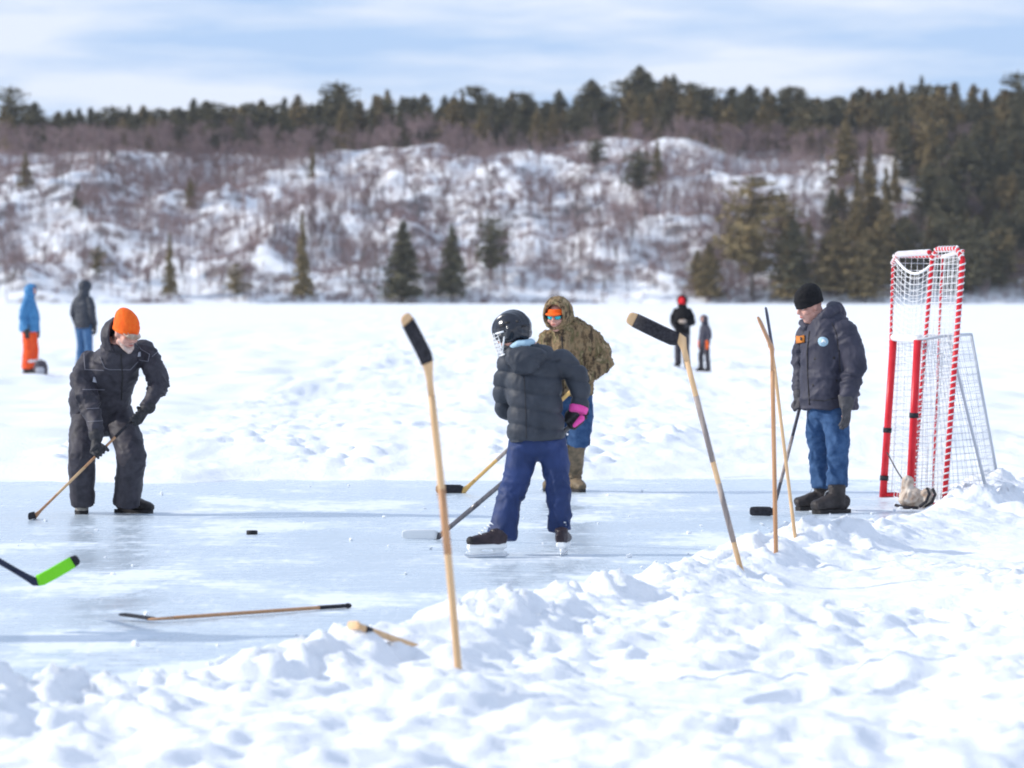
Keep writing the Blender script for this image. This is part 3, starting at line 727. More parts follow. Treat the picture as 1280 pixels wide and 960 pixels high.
def boot(root,ank,toe,L=.29,mu=None,ms=None,h=.16,k=1.0,sole_h=.022,laces=False,name='boot',up=(0,0,1),floor=0.0):
    """ank: ankle point; toe: horizontal toe direction"""
    t=nz([toe[0],toe[1],0]); s=np.cross(t,(0,0,1)); a=np.asarray(ank,float); z=floor
    heel=np.array([a[0],a[1],0])-t*.085*k
    X=lambda y,zz,x=0: heel+t*y*k+s*x*k+np.array([0,0,z+zz*k])
    b=B()
    C=[X(.0,.065),X(.02,.07),X(.08,.078),X(.15,.072),X(.21,.058),X(.26,.048),X(L+.006,.042)]
    b.loft(C,s,rx=[.036*k,.045*k,.047*k,.051*k,.055*k,.05*k,.034*k],ry=[.035*k,.05*k,.058*k,.054*k,.044*k,.038*k,.022*k],n=18,p=2.4)
    b.limb([X(.07,.06),np.array([a[0],a[1],z+.10*k])+t*.0,np.array([a[0],a[1],z+h*k+.02])],[.052*k,.056*k,.06*k],16,(True,False))
    o=b.solid(name,mu,root,.008,3,creases(.004,16,1.4))
    so=B(); zs=[0,sole_h*.55,sole_h*1.2]; 
    out=[(-.016*k,.012*k),(-.008*k,.028*k),(.04*k,.04*k),(.12*k,.04*k),(.2*k,.05*k),(.25*k,.046*k),(L*k-.01,.03*k),(L*k+.004,.012*k)]
    out=[(y/k,x/k) for y,x in out]
    ring=[(y,x) for y,x in out]+[(y,-x) for y,x in out[::-1]]
    V=[];F=[];n=len(ring)
    for j,zz in enumerate(zs):
        e=1.0 if j==0 else 1.06
        for y,x in ring: V.append(X(y,zz,x*e))
    for j in range(2):
        for i in range(n): F.append((j*n+i,j*n+(i+1)%n,(j+1)*n+(i+1)%n,(j+1)*n+i))
    F+= [tuple(range(n))[::-1],tuple(2*n+i for i in range(n))]; so.add(V,F); so.build('sole',ms or M['rubber'],o,False)
    if laces:
        l=B()
        for i in range(4):
            zz=.10+.025*i; yy=.135-.016*i
            l.tube([X(yy,zz,-.03),X(yy+.012,zz+.006,0),X(yy,zz,.03)],.0035*k,5)
        l.tube([X(.12,.16,0),X(.15,.14,.03),X(.16,.115,.035)],.003,5); l.build('lace',M['net_grey'],o)
    return o
def hood_shell(root,c,f,u,r,mat,open_a=52,name='hood',rim=.012,disp=None,s_scale=(1,1,1)):
    """cloth shell round the head, open towards f"""
    f=nz(f);u=nz(u-f*np.dot(u,f));s=np.cross(f,u); b=B(); n=28; rings=[]
    for j in range(13):
        th=R(open_a)+(PI-R(open_a))*j/12.; rings.append(th)
    def pt(th,a,rr): return c+(f*math.cos(th)*s_scale[1]+(s*math.cos(a)*s_scale[0]+u*math.sin(a)*s_scale[2])*math.sin(th))*rr
    V=[];F=[]
    for th in rings:
        for k in range(n): V.append(pt(th,2*PI*k/n,r))
    for th in rings[::-1]:
        for k in range(n): V.append(pt(th,2*PI*k/n,r-rim*1.3))
    m=len(rings)*2
    for i in range(m-1):
        for k in range(n): F.append((i*n+k,i*n+(k+1)%n,(i+1)*n+(k+1)%n,(i+1)*n+k))
    for k in range(n): F.append(((m-1)*n+k,(m-1)*n+(k+1)%n,(k+1)%n,k))
    b.add(V,F)
    b.tube([pt(R(open_a),2*PI*k/n,r-rim*.5) for k in range(n+1)],rim,8)
    return b.solid(name,mat,root,.008,2,disp or creases(.006,12,1.2))
def beanie(root,c,f,u,mat,k=1.0,h=.15,slouch=(0,0,0),cuff=True,name='knit_hat',z0=.02,wr=1.0):
    f=nz(f);u=nz(u-f*np.dot(u,f));s=np.cross(f,u); b=B(); C=[];rx=[];ry=[]
    prof=[(0,1.0),(.15,1.04),(.35,1.03),(.55,.97),(.72,.84),(.86,.64),(.95,.42),(1.0,.15)]
    for t,w_ in prof:
        C.append(c+u*(z0+h*t)*k+np.asarray(slouch,float)*t*t-f*.008*k); rx.append(.088*w_*k*wr); ry.append(.106*w_*k*wr)
    b.loft(C,[s]*len(C),T=[u]*len(C),rx=rx,ry=ry,n=26)
    if cuff: b.loft([c+u*(z0-.012)*k-f*.008*k,c+u*(z0+.05)*k-f*.008*k],[s,s],T=[u,u],rx=[.092*k*wr,.094*k*wr],ry=[.110*k*wr,.112*k*wr],n=26)
    return b.solid(name,mat,root,.007,2,creases(.004,18,1.0))

class Person:
    def __init__(s,name,base,label,k=1.0,skin='skin'):
        s.base=np.asarray(base,float); s.k=k
        s.root=empty(name,tuple(s.base),label,'person'); s.body=B()
    def torso(s,secs,side0,side1,mat,arms,name='jacket',disp=None,vox=.011,p=2.5,extra=None,smooth=4,body=True):
        """secs: (centre, rx, ry); arms: lists of (point, radius)"""
        b=B(); m=len(secs); S=[nz(np.asarray(side0)*(1-i/(m-1))+np.asarray(side1)*i/(m-1)) for i in range(m)]
        C=[q[0] for q in secs]
        b.loft(C,S,rx=[q[1] for q in secs],ry=[q[2] for q in secs],n=28,p=p)
        if body: s.body.loft(C,S,rx=[max(.03,q[1]*.78) for q in secs],ry=[max(.03,q[2]*.75) for q in secs],n=20)
        for a in arms:
            P=[q[0] for q in a]; r=[q[1] for q in a]; b.limb(P,r,16,(True,False))
            if body: s.body.limb(P,[x*.6 for x in r[:-1]]+[.026],12)
        if extra: extra(b)
        return b.solid(name,mat,s.root,vox,smooth,disp)
    def trousers(s,pel,pr,legs,mat,disp=None,name='trousers',side=(1,0,0),vox=.011,flat=True):
        b=B(); b.blob(pel,pr,(nz(side),nz(np.cross((0,0,1),side)),(0,0,1)),20)
        s.body.blob(pel,tuple(x*.8 for x in pr),(nz(side),nz(np.cross((0,0,1),side)),(0,0,1)),16)
        for l in legs:
            P=[q[0] for q in l]; r=[q[1] for q in l]; b.limb(P,r,16,(True,not flat)); P2=P[:-1]+[P[-1]*.75+P[-2]*.25]; s.body.limb(P2,[x*.62 for x in r[:-1]]+[r[-1]*.42],12)
        return b.solid(name,mat,s.root,vox,4,disp)
    def finish(s,vox=.0065):
        return s.body.solid('body',M['skin'],s.root,vox,2)
def J(Y0):
    return lambda px,py,dy=0.0: W(px,py,Y0+dy)

# -------- stick builder
def stick(label,butt,heel,bdir,bup,blen=.28,bh=.034,shaft_mat='wood',blade_mat='tape',grip=.0,grip_mat='tape',bands=(),curve=.0,tip=None,thick=.0055,sw=.0155,st=.0105,group=None,cat='hockey stick',bow=None):
    """butt: free end of the shaft, heel: where the blade starts, bdir: along the blade, bup: across it"""
    butt=np.asarray(butt,float); heel=np.asarray(heel,float); d=nz(heel-butt); L=np.linalg.norm(heel-butt); bdir=nz(bdir); bup=nz(bup-bdir*np.dot(bup,bdir))
    root=empty('hockey_stick',tuple(butt),label,cat,group)
    nrm=nz(np.cross(bdir,bup)); side=nz(bup-d*np.dot(bup,d)) if np.linalg.norm(bup-d*np.dot(bup,d))>.2 else nz(bdir-d*np.dot(bdir,d))
    bow=np.zeros(3) if bow is None else np.asarray(bow,float)
    def at(t): return butt+d*L*t+bow*4*t*(1-t)
    def seg(b,t0,t1,e=0,n=None):
        n=n or max(2,int((t1-t0)*14)+1); C=[at(t0+(t1-t0)*i/(n-1)) for i in range(n)]
        b.loft(C,[side]*n,rx=[sw+e]*n,ry=[st+e]*n,n=12,p=3.5)
    hose=max(.80,1-.13/L)
    b=B(); seg(b,0,hose+.002); sh=b.build('shaft',M[shaft_mat],root)
    if grip>0: g=B(); seg(g,-.004,grip,.0018); g.blob(at(.004),(.02,.02,.014),None,10); g.build('grip_tape',M[grip_mat],root)
    for t0,t1,mt in bands: g=B(); seg(g,t0,t1,.0007); g.build('shaft_band',M[mt],root)
    # blade: the shaft's end bends into a flat, slightly curved blade
    b=B(); C=[];rx=[];ry=[];S=[]
    C+= [at(hose),at(hose+(1-hose)*.6)]; S+=[side,side]; rx+=[sw,sw*1.12]; ry+=[st*.95,st*.75]
    e=at(1.0)
    prof=[(0,.72),(.06,.9),(.15,1.0),(.4,1.0),(.65,1.0),(.86,.97),(.95,.86),(.985,.66),(1.0,.4)]
    for u_,h_ in prof:
        C.append(e+bdir*blen*u_+bup*bh*.35*sstep(0,.2,np.array(u_))+nrm*curve*u_*u_); S.append(nz(side*(1-min(1,u_*8))+bup*min(1,u_*8+.15))); rx.append(bh*h_); ry.append(thick*(1.5 if u_<.08 else 1.0)*(1 if u_<.9 else .8))
    T=[]
    for i in range(len(C)): T.append(nz(C[min(i+1,len(C)-1)]-C[max(i-1,0)]))
    cut=2
    b1=B(); b1.loft(C[:5],S[:5],T[:5],rx[:5],ry[:5],n=14,p=2.6); b1.build('hosel',M[shaft_mat],root)
    if tip: k=-3
    else: k=len(C)
    b2=B(); b2.loft(C[3:(k if tip else None)],S[3:(k if tip else None)],T[3:(k if tip else None)],[x+.0009 for x in rx[3:(k if tip else None)]],[x+.0009 for x in ry[3:(k if tip else None)]],n=16,p=3)
    bl=b2.build('blade',M[blade_mat],root)
    if tip: b3=B(); b3.loft(C[k-1:],S[k-1:],T[k-1:],rx[k-1:],ry[k-1:],n=16,p=3); b3.build('blade_tip',M[tip],root)
    return root

# ================================================================= 1: man in black, orange cap, bending over his stick
Y0=28.7; j=J(Y0); U=np.array([0,0,1.])
p=Person('person',G(130,643),'bearded man in black snowsuit and bright orange cap bending forward over a hockey stick')
hipR,hipL=j(112,515,.10),j(146,517,.08); shR,shL=j(111,452,-.08),j(180,438,-.10)
sR=nz(hipL-hipR); s1=nz(shL-shR)
gR=j(125,565,-.5); gL=j(170,520,-.38)
eR,wR=j(113,505,-.30),j(121,548,-.46); eL,wL=j(199,481,-.22),j(182,511,-.34)
kR,aR=j(103,572,-.16),j(103,632,.02); kL,aL=j(165,570,-.18),j(158,630,.0)
secs=[(j(125,520,.12),.215,.15),(j(124,505,.08),.235,.17),(j(129,480,-.04),.225,.16),(j(145,458,-.14),.185,.15),(j(149,443,-.2),.155,.13),(j(149,432,-.25),.13,.11),(j(149,424,-.28),.10,.10)]
kn=[eR,eL,j(130,500,0)]
jk=p.torso(secs,sR,s1,M['black_cloth'],[[(shR,.08),(j(102,474,-.2),.092),(j(106,492,-.26),.09),(eR,.08),(j(118,530,-.4),.066),(wR,.052)],[(shL,.085),(j(192,458,-.18),.085),(eL,.075),(j(192,495,-.3),.064),(wL,.052)]],disp=creases(.013,8,1.8,kn))
tree=bvh(jk)
pp=B()
for pts in ([(136,462),(163,462),(172,452)],[(125,446),(131,460),(136,462)],[(106,462),(130,463)],[(103,487),(131,487)],[(108,511),(129,510)],[(110,527),(128,526)],[(175,436),(187,443),(185,452),(174,450)],[(168,428),(176,436)],[(105,436),(106,462)],[(190,446),(197,440)]):
    pp=B(); piping(tree,pts,.0026,pp)
    if pp.v: pp.build('reflective_piping',M['pipe'],p.root)
zp=B(); piping(tree,[(151,442),(153,470),(152,500)],.005,zp); zp.build('zip',M['rubber'],p.root)
lg=B(); patch_on(tree,[(115,478),(117,471),(119,471),(121,478)],lg); lg.build('sleeve_logo',M['grey'],p.root); lg=B(); patch_on(tree,[(171,446),(172,440),(175,440),(176,446)],lg); lg.build('chest_logo',M['grey'],p.root)
tr=p.trousers(j(128,520,.10),(.20,.16,.16),[[(hipR,.125),(j(105,545,-.04),.118),(kR,.108),(j(102,602,-.05),.10),(j(103,630,.02),.094)],[(hipL,.125),(j(158,545,-.06),.12),(kL,.112),(j(161,600,-.06),.108),(j(158,631,0),.104)]],M['black_cloth'],creases(.008,7,1.8,[kR,kL]))
t2=bvh(tr); lg=B(); patch_on(t2,[(91,505),(97,507),(96,509),(90,507)],lg); lg.build('hip_logo',M['grey'],p.root)
hc=j(157,417,-.36); hf=nz([.62,-.72,-.38]); 
P,A=head_prims(p.body,hc,hf,U); p.body.limb([j(147,438,-.22),hc-hf*.03],[.06,.055],14); face_parts(p.root,P,A)
be=B(); be.limb([P(-.055,.02,-.05),P(-.03,.07,-.085),P(0,.088,-.10),P(.03,.07,-.085),P(.055,.02,-.05)],[.014,.02,.024,.02,.014],10); be.limb([P(-.02,.1,-.042),P(.02,.1,-.042)],[.006,.006],8); be.solid('beard',M['beard'],p.root,.006,1)
beanie(p.root,hc,hf,U,M['orange'],1.0,.17,slouch=(-.035,.0,.0),cuff=True,z0=.025)
vz=B(); s_,f_,u_=A; C=[P(0,.06+.018*i,.028-.005*i) for i in range(5)]; vz.loft(C,[s_]*5,rx=[.078,.078,.074,.062,.035],ry=[.008]*5,n=18); vz.blob(P(.02,.112,.03),(.05,.02,.012),A,12); vz.solid('cap_brim',M['boot_tan'] if False else M['cream'],p.root,.006,2)
hood_shell(p.root,hc+np.array([-.075,.10,-.03]),[.75,-.62,.1],U,.145,M['black_cloth'],72,s_scale=(.9,.75,1.05))
gl=B(); ax=nz(j(178,512,-.35)-j(42,645,-.7)); grip_hand(p.body,gR,ax,wR,.012,.62); grip_hand(gl,gR,ax,wR,.014,1.3); gl.limb([wR+(wR-gR)*.25,wR],[.056,.045],14); gl.solid('glove',M['glove'],p.root,.006,1)
gl=B(); grip_hand(p.body,gL,ax,wL,.012,.62,-1); grip_hand(gl,gL,ax,wL,.014,1.3,-1); gl.limb([wL+(wL-gL)*.3,wL],[.056,.045],14); gl.solid('glove',M['glove'],p.root,.006,1)
for a_,g_ in ((aR,G(103,641)),(aL,G(157,641))): p.body.limb([a_+[0,0,.06],[g_[0],g_[1],.07]],[.045,.035],10)
boot(p.root,G(103,641),(.06,-1),.29,M['boot_tan'],M['rubber'],.14,1.0)
boot(p.root,G(159,641),(.93,-.36),.29,M['boot'],M['rubber'],.14,1.02)
p.finish()
bt=j(181,510,-.34)
stick('thin brown wooden hockey stick held low by the man in the orange cap',bt,G(44,645,.02),[-.10,-1,0],U,.22,.026,'wood2','tape',grip=.27,bands=[(.55,.8,'wood')],sw=.0095,st=.008,thick=.004)

# ================================================================= 2: kid in helmet, back to the camera
Y0=24.2; j=J(Y0)
p=Person('person',G(660,697),'kid on skates seen from behind in black helmet, charcoal puffer jacket and navy snow pants')
hipR,hipL=j(690,556,.0),j(655,556,.02); shL,shR=j(638,455,-.0),j(702,452,.02)
sd=np.array([1,.08,0])
secs=[(j(671,551,.0),.178,.145),(j(670,540,.0),.183,.15),(j(669,510,.0),.172,.14),(j(667,480,.01),.175,.14),(j(666,455,.02),.175,.13),(j(664,443,.02),.13,.115),(j(659,432,.02),.075,.08)]
aR=[(shR,.08),(j(719,467,.03),.076),(j(725,485,.02),.066),(j(725,500,0),.060),(j(724,512,-.02),.056)]
aL=[(shL,.085),(j(630,485,.10),.075),(j(632,510,.22),.07),(j(650,525,.30),.06),(j(672,535,.33),.05)]
jk=p.torso(secs,sd,sd,M['puffer'],[aR,aL],disp=quilt(j(670,551)[2],.108,.016,(.12,0)),extra=None)
tree=bvh(jk)
hb=B(); hb.blob(j(658,447,-.10),(.135,.075,.075),((1,0,.06),(0,1,0),(0,0,1)),18); hb.blob(j(656,455,-.125),(.10,.05,.07),None,16); hb.limb([j(634,436,.02),j(645,445,-.06),j(672,447,-.08),j(684,440,.0)],[.035,.05,.05,.04],12); hb.solid('hood',M['puffer'],p.root,.009,3,creases(.012,9,1.4))
sb=B(); piping(tree,[(655,470),(657,500),(658,548)],.002,sb); 
if sb.v: sb.build('back_seam',M['rubber'],p.root)
kR,kL=j(698,608,-.02),j(640,615,.02)
tr=p.trousers(j(672,553,.0),(.178,.135,.12),[[(hipR,.10),(j(694,580,0),.094),(kR,.08),(j(699,640,0),.077),(j(700,664,.01),.082)],[(hipL,.103),(j(650,585,0),.096),(kL,.085),(j(632,645,0),.084),(j(627,673,-.02),.096)]],M['snowpant'],creases(.008,6.5,1.6,[kR,kL,j(700,655),j(627,668)]))
hc=j(640,418,.03); hf=nz([-.80,.45,-.32])
P,A=head_prims(p.body,hc,hf,U,.93); p.body.limb([j(660,440,.02),hc-hf*.02],[.05,.05],14); face_parts(p.root,P,A,.93)
s_,f_,u_=A
hm=B(); hm.blob(P(0,-.012,.042),(.112,.132,.112),A,26); hm.limb([P(-.1,-.02,-.02),P(-.1,-.05,.02)],[.022,.03],12); hm.limb([P(.1,-.02,-.02),P(.1,-.05,.02)],[.022,.03],12); hm.blob(P(0,-.085,-.01),(.085,.045,.06),A,16)
def shell(V,Nn):
    q=V-P(0,0,.04); a=q@s_; return .007*np.maximum(0,np.cos(a*95))**3-.003
hmo=hm.solid('helmet',M['helmet'],p.root,.007,3,shell)
ht=bvh(hmo); vs=B()
for (x,y) in [(628,408),(634,404),(648,402),(655,408)]: patch_on(ht,[(x-3,y-1.5),(x+3,y-2.5),(x+3,y),(x-3,y+1.5)],vs,.002)
vs.build('vent',M['rubber'],hmo)
lg=B(); patch_on(ht,[(620,416),(630,413),(631,415),(621,418)],lg); lg.build('helmet_logo',M['white'],hmo)
cg=B()
for zz in (.03,.005,-.02,-.045,-.07,-.095,-.12):
    cg.tube([P(math.sin(a)*.10,.02+.125*math.cos(a)*(1-abs(zz+.03)*.8),zz) for a in np.linspace(-1.35,1.35,13)],.0022,6)
for a in np.linspace(-1.3,1.3,9):
    cg.tube([P(math.sin(a)*.102,.02+.127*math.cos(a)*(1-abs(zz+.03)*.8),zz) for zz in (.04,.0,-.03,-.06,-.09,-.12)],.0022,6)
cg.tube([P(math.sin(a)*.10,.02+.12*math.cos(a)*.92,-.125) for a in np.linspace(-1.35,1.35,13)],.005,6)
cg.build('face_cage',M['white'],hmo)
for x_ in (-1,1): sp=B(); sp.limb([P(.098*x_,.0,.0),P(.09*x_,.04,-.06),P(.05*x_,.085,-.115)],[.007,.007,.006],8); sp.solid('chin_strap',M['white'],hmo,.004,1)
nw=B(); nw.limb([j(640,434,-.03),j(648,430,-.07),j(656,430,-.075),j(664,428,-.02),j(666,429,.08)],[.02,.026,.028,.026,.02],12); nw.solid('neck_warmer',M['patch_blue'],p.root,.008,2)
butt=j(733,516,-.02); heel=G(549,670,.025)
gR=butt+(heel-butt)*.065; gL=butt+(heel-butt)*.30; wR=j(725,508,-.03)
gl=B(); ax=nz(butt-heel); grip_hand(p.body,gR,ax,wR,.012,.62); grip_hand(gl,gR,ax,wR+[0,0,.0],.015,1.35); go=gl.solid('glove',M['glove'],p.root,.006,1)
cf=B(); cf.limb([j(724,508,-.02),j(722,516,-.03)],[.063,.058],18,(False,False)); cf.solid('glove_cuff',M['pink'],p.root,.007,1); cf=B(); cf.limb([j(727,523,-.06),j(718,532,-.06)],[.022,.014],8); cf.solid('glove_trim',M['pink'],go,.006,1)
wL=j(676,537,.30); gl=B(); grip_hand(p.body,gL,ax,wL,.012,.62,-1); grip_hand(gl,gL,ax,wL,.015,1.25,-1); gl.limb([wL,wL+nz(wL-gL)*.05],[.05,.055],14); gl.solid('glove',M['glove'],p.root,.006,1)
def skate(root,ank,toe,k=.92,tilt=0):
    t=nz([toe[0],toe[1],0]); s=np.cross(t,(0,0,1)); a=np.array([ank[0],ank[1],0.]); heel=a-t*.075*k
    X=lambda y,z,x=0: heel+t*y*k+s*(x+tilt*z)*k+np.array([0,0,z*k])
    b=B(); b.loft([X(-.01,.12),X(.02,.125),X(.09,.128),X(.16,.12),X(.22,.112),X(.262,.105)],s,rx=[.026*k,.037*k,.04*k,.043*k,.042*k,.02*k],ry=[.03*k,.045*k,.048*k,.04*k,.032*k,.016*k],n=18,p=2.4)
    b.limb([X(.055,.12),X(.06,.15),X(.055,.185)],[.047*k,.044*k,.044*k],16,(True,False))
    o=b.solid('skate',M['skate_boot'],root,.007,2,creases(.003,18,1.2))
    h=B()
    h.loft([X(-.005,.078),X(.125,.074),X(.255,.074)],s,rx=[.032*k,.037*k,.03*k],ry=[.02*k]*3,n=14,p=3); 
    for y0,y1 in ((.01,.08),(.165,.245)): h.loft([X((y0+y1)/2,.085),X((y0+y1)/2,.03)],[t,t],rx=[(y1-y0)/1.7*k,(y1-y0)/2.0*k],ry=[.02*k,.011*k],n=14,p=3)
    h.loft([X(-.015,.034),X(.12,.03),X(.27,.036)],s,rx=[.006*k,.008*k,.006*k],ry=[.008*k,.012*k,.008*k],n=10,p=3)
    h.solid('blade_holder',M['white'],o,.005,1)
    bl=B(); bl.loft([X(-.025,.022),X(.0,.011),X(.12,.010),X(.25,.011),X(.28,.024)],s,rx=[.0018]*5,ry=[.004*k,.011*k,.0115*k,.011*k,.005*k],n=8,p=4); bl.build('skate_blade',M['steel'],o)
    tc=B(); tc.blob(X(.235,.112),(.04*k,.03*k,.032*k),(s,t,(0,0,1)),14); tc.solid('toe_cap',M['rubber'] ,o,.006,1)
    l=B()
    for i in range(5): l.tube([X(.17-.02*i,.155+.016*i,-.028),X(.18-.02*i,.166+.016*i,0),X(.17-.02*i,.155+.016*i,.028)],.004*k,5)
    l.build('lace',M['white'],o)
skate(p.root,G(618,697),(-.96,-.28),.95,.05); skate(p.root,G(704,695),(.18,1),.95,-.06)
p.finish()
stick('dark composite hockey stick with white taped blade in the hands of the helmeted kid',butt,heel,[-1,-.1,0],U,.25,.032,'carbon','white',grip=.09,bands=[(.72,.84,'carbon')])

# ================================================================= 3: man in camouflage
Y0=31.9; j=J(Y0)
p=Person('person',G(700,615),'man in brown camouflage jacket, orange headband and mirrored sunglasses behind the helmeted kid')
hipL,hipR=j(724,490,.02),j(697,490,.02); sd=nz([1,.10,0])
secs=[(j(710,494,.0),.205,.16),(j(710,480,.0),.215,.17),(j(712,455,-.02),.215,.165),(j(714,432,-.05),.225,.16),(j(712,417,-.07),.20,.14),(j(706,408,-.09),.13,.12),(j(702,402,-.1),.09,.10)]
shL,shR=j(738,423,-.03),j(686,424,-.06)
aL=[(shL,.09),(j(750,438,.0),.092),(j(754,452,-.05),.085),(j(742,466,-.15),.07),(j(731,473,-.22),.056)]
aR=[(shR,.09),(j(677,448,-.05),.085),(j(680,470,-.12),.075),(j(688,488,-.22),.062),(j(693,500,-.27),.052)]
jk=p.torso(secs,sd,sd,M['camo'],[aL,aR],disp=creases(.017,8,1.6,[j(754,452),j(712,450)]))
tree=bvh(jk); zp=B(); piping(tree,[(702,420),(704,445),(704,490)],.005,zp)
if zp.v: zp.build('zip',M['rubber'],p.root)
kL,kR=j(724,545,-.10),j(692,548,-.05)
p.trousers(j(711,495,.02),(.19,.14,.15),[[(hipL,.115),(j(726,520,-.05),.11),(kL,.098),(j(723,556,-.08),.108)],[(hipR,.115),(j(694,522,0),.108),(kR,.095),(j(691,556,-.02),.10)]],M['denim'],creases(.010,6.5,1.7,[kL,kR]))
for px_,py_,k0 in ((721,552,-.07),(690,554,-.02)):
    top=j(px_,py_,k0); an=G(717,614)+[0,0,.1] if px_>700 else G(692,613)+[0,0,.1]
    b=B(); b.limb([top+[0,0,.03],top*.45+an*.55+[0,0,.0],an],[.088,.074,.062],16,(False,True)); p.body.limb([top,an],[.04,.03],12)
    b.solid('boot_shaft',M['camo_boot'],p.root,.008,3,creases(.008,10,2.0,[an]))
boot(p.root,G(717,614),(.35,-1),.30,M['camo_boot'],M['rubber'],.16,1.0); boot(p.root,G(692,613),(-.3,-1),.30,M['camo_boot'],M['rubber'],.16,1.0)
hc=j(697,396,-.16); hf=nz([-.35,-.92,-.12])
P,A=head_prims(p.body,hc,hf,U); p.body.limb([j(705,415,-.06),hc-hf*.03],[.06,.055],14); face_parts(p.root,P,A)
hood_shell(p.root,hc-hf*.015+U*.02,hf,U,.142,M['camo'],46,s_scale=(.92,1.0,1.08),rim=.016)
hb=B(); hb.loft([P(0,-.005,.030),P(0,-.005,.072)],[A[0],A[0]],T=[A[2],A[2]],rx=[.087,.085],ry=[.112,.104],n=24); hb.solid('headband',M['orange'],p.root,.006,1)
br=B(); C=[P(0,.09+.014*i,.036-.002*i) for i in range(4)]; br.loft(C,[A[0]]*4,rx=[.075,.072,.062,.035],ry=[.012]*4,n=16); br.solid('cap_brim',M['orange'],p.root,.005,1)
for x in (-1,1): gs=B(); gs.blob(P(.032*x,.094-.006,.008),(.031,.012,.021),(A[0]+A[1]*-.25*x,A[1],A[2]),14); gs.build('sunglass_lens',M['lens'],p.root)
gs=B(); gs.tube([P(-.08,.03,.018),P(-.066,.085,.022),P(0,.105,.022),P(.066,.085,.022),P(.08,.03,.018)],.004,6); gs.build('sunglass_frame',M['rubber'],p.root)
butt=j(728,476,-.30); heel=G(580,613,.022); gL=butt+(heel-butt)*.03; gR=butt+(heel-butt)*.25
ax=nz(butt-heel)
for g_,w_,t_ in ((gL,aL[-1][0],1),(gR,aR[-1][0],-1)):
    grip_hand(p.body,g_,ax,w_,.012,.62,t_); gl=B(); grip_hand(gl,g_,ax,w_,.015,1.2,t_); gl.limb([w_+nz(w_-g_)*.05,w_],[.055,.05],14); gl.solid('glove',M['glove'],p.root,.006,1)
p.finish()
stick('yellow wooden hockey stick with black taped blade held by the man in camouflage',butt,heel,[-1,-.12,0],U,.235,.036,'woody','tape',grip=.08,bands=[(.2,.72,'taped_grey')],tip='wood2')

# ================================================================= 4: man in dark parka by the goal
Y0=29.05; j=J(Y0)
p=Person('person',G(1028,640),'older man in dark parka, blue jeans and black knit hat standing beside the goal')
sd=nz([.55,-.83,0]);              # his left shoulder is nearer and to the right
hA,hB=j(1024,520,.04),j(1044,520,-.10)
secs=[(j(1036,512,.0),.185,.205),(j(1036,498,.0),.195,.21),(j(1036,465,.0),.195,.205),(j(1036,440,.0),.20,.20),(j(1035,420,.0),.20,.19),(j(1030,405,-.0),.17,.155),(j(1024,396,0),.12,.12)]
shN,shF=j(1056,417,-.15),j(1010,420,.17)
aN=[(shN,.10),(j(1066,440,-.2),.10),(j(1068,463,-.22),.092),(j(1063,482,-.25),.082),(j(1058,500,-.27),.068)]
aF=[(shF,.09),(j(1003,445,.22),.085),(j(1003,465,.2),.08),(j(1001,484,.15),.068),(j(1000,497,.12),.058)]
jk=p.torso(secs,sd,sd,M['navy_parka'],[aN,aF],disp=creases(.014,7,1.7,[aN[2][0],aF[2][0],j(1068,500)]),p=2.7)
tree=bvh(jk)
cl=B(); cl.limb([j(1014,408,.06),j(1022,404,-.08),j(1036,392,-.10),j(1046,386,.0),j(1040,384,.12)],[.035,.045,.055,.055,.045],14); cl.limb([j(1003,404,.1),j(1008,410,.0)],[.03,.032],12); cl.blob(j(1045,392,.04),(.08,.09,.09),None,16); cl.solid('collar',M['navy_parka'],p.root,.008,3,creases(.008,10,1.2))
zp=B(); piping(tree,[(1012,414),(1009,440),(1010,470),(1012,506)],.005,zp); 
if zp.v: zp.build('zip_flap',M['rubber'],p.root)
pk=B()
for poly in ([(1018,447),(1044,446),(1044,449),(1018,450)],[(1016,480),(1046,474),(1046,477),(1016,483)]): patch_on(tree,poly,pk,.006)
pk.build('pocket_flap',M['rubber'],p.root)
sm=B(); piping(tree,[(1040,404),(1046,418),(1049,440),(1050,465)],.003,sm)
if sm.v: sm.build('armhole_seam',M['rubber'],p.root)
sm=B(); piping(tree,[(1014,500),(1030,501),(1048,497)],.003,sm)
if sm.v: sm.build('hem_seam',M['rubber'],p.root)
bd=B(); patch_on(tree,[(996,420),(1001,419.5),(1007,419),(1007.5,428),(1002,428.5),(996.5,429)],bd,.012); ob=bd.build('name_patch',M['patch_orange'],p.root)
lt=B()
for x in (999,1003): patch_on(tree,[(x-1,422),(x+1,422),(x+1,426),(x-1,426)],lt,.0135)
if lt.v: lt.build('patch_lettering',M['boot'],ob)
bd=B(); patch_on(tree,[(1029+6.2*math.cos(a),427+6.2*math.sin(a)) for a in np.linspace(0,6.28,15)[:-1]],bd); ob=bd.build('round_badge',M['patch_blue'],p.root)
lt=B(); patch_on(tree,[(1026,429),(1028,424),(1031,424),(1033,429),(1030,427)],lt,.009); lt.build('badge_emblem',M['white'],ob)
kA,kB=j(1023,562,.05),j(1047,562,-.14)
p.trousers(j(1035,512,-.02),(.155,.15,.12),[[(hA,.10),(j(1022,540,.05),.095),(kA,.082),(j(1024,585,.06),.074),(j(1027,609,.06),.08)],[(hB,.11),(j(1046,540,-.12),.10),(kB,.088),(j(1047,585,-.14),.078),(j(1046,609,-.14),.086)]],M['denim'],creases(.009,6.5,1.7,[kA,kB,j(1044,600),j(1032,600)]),side=sd)
boot(p.root,G(1028,638),(-1,-.2),.265,M['boot'],M['rubber'],.17,1.15,laces=True); boot(p.root,G(1046,641.5),(-.85,-.5),.265,M['boot'],M['rubber'],.17,1.15,laces=True)
hc=j(1012,383,.0); hf=nz([-.84,-.40,-.34])
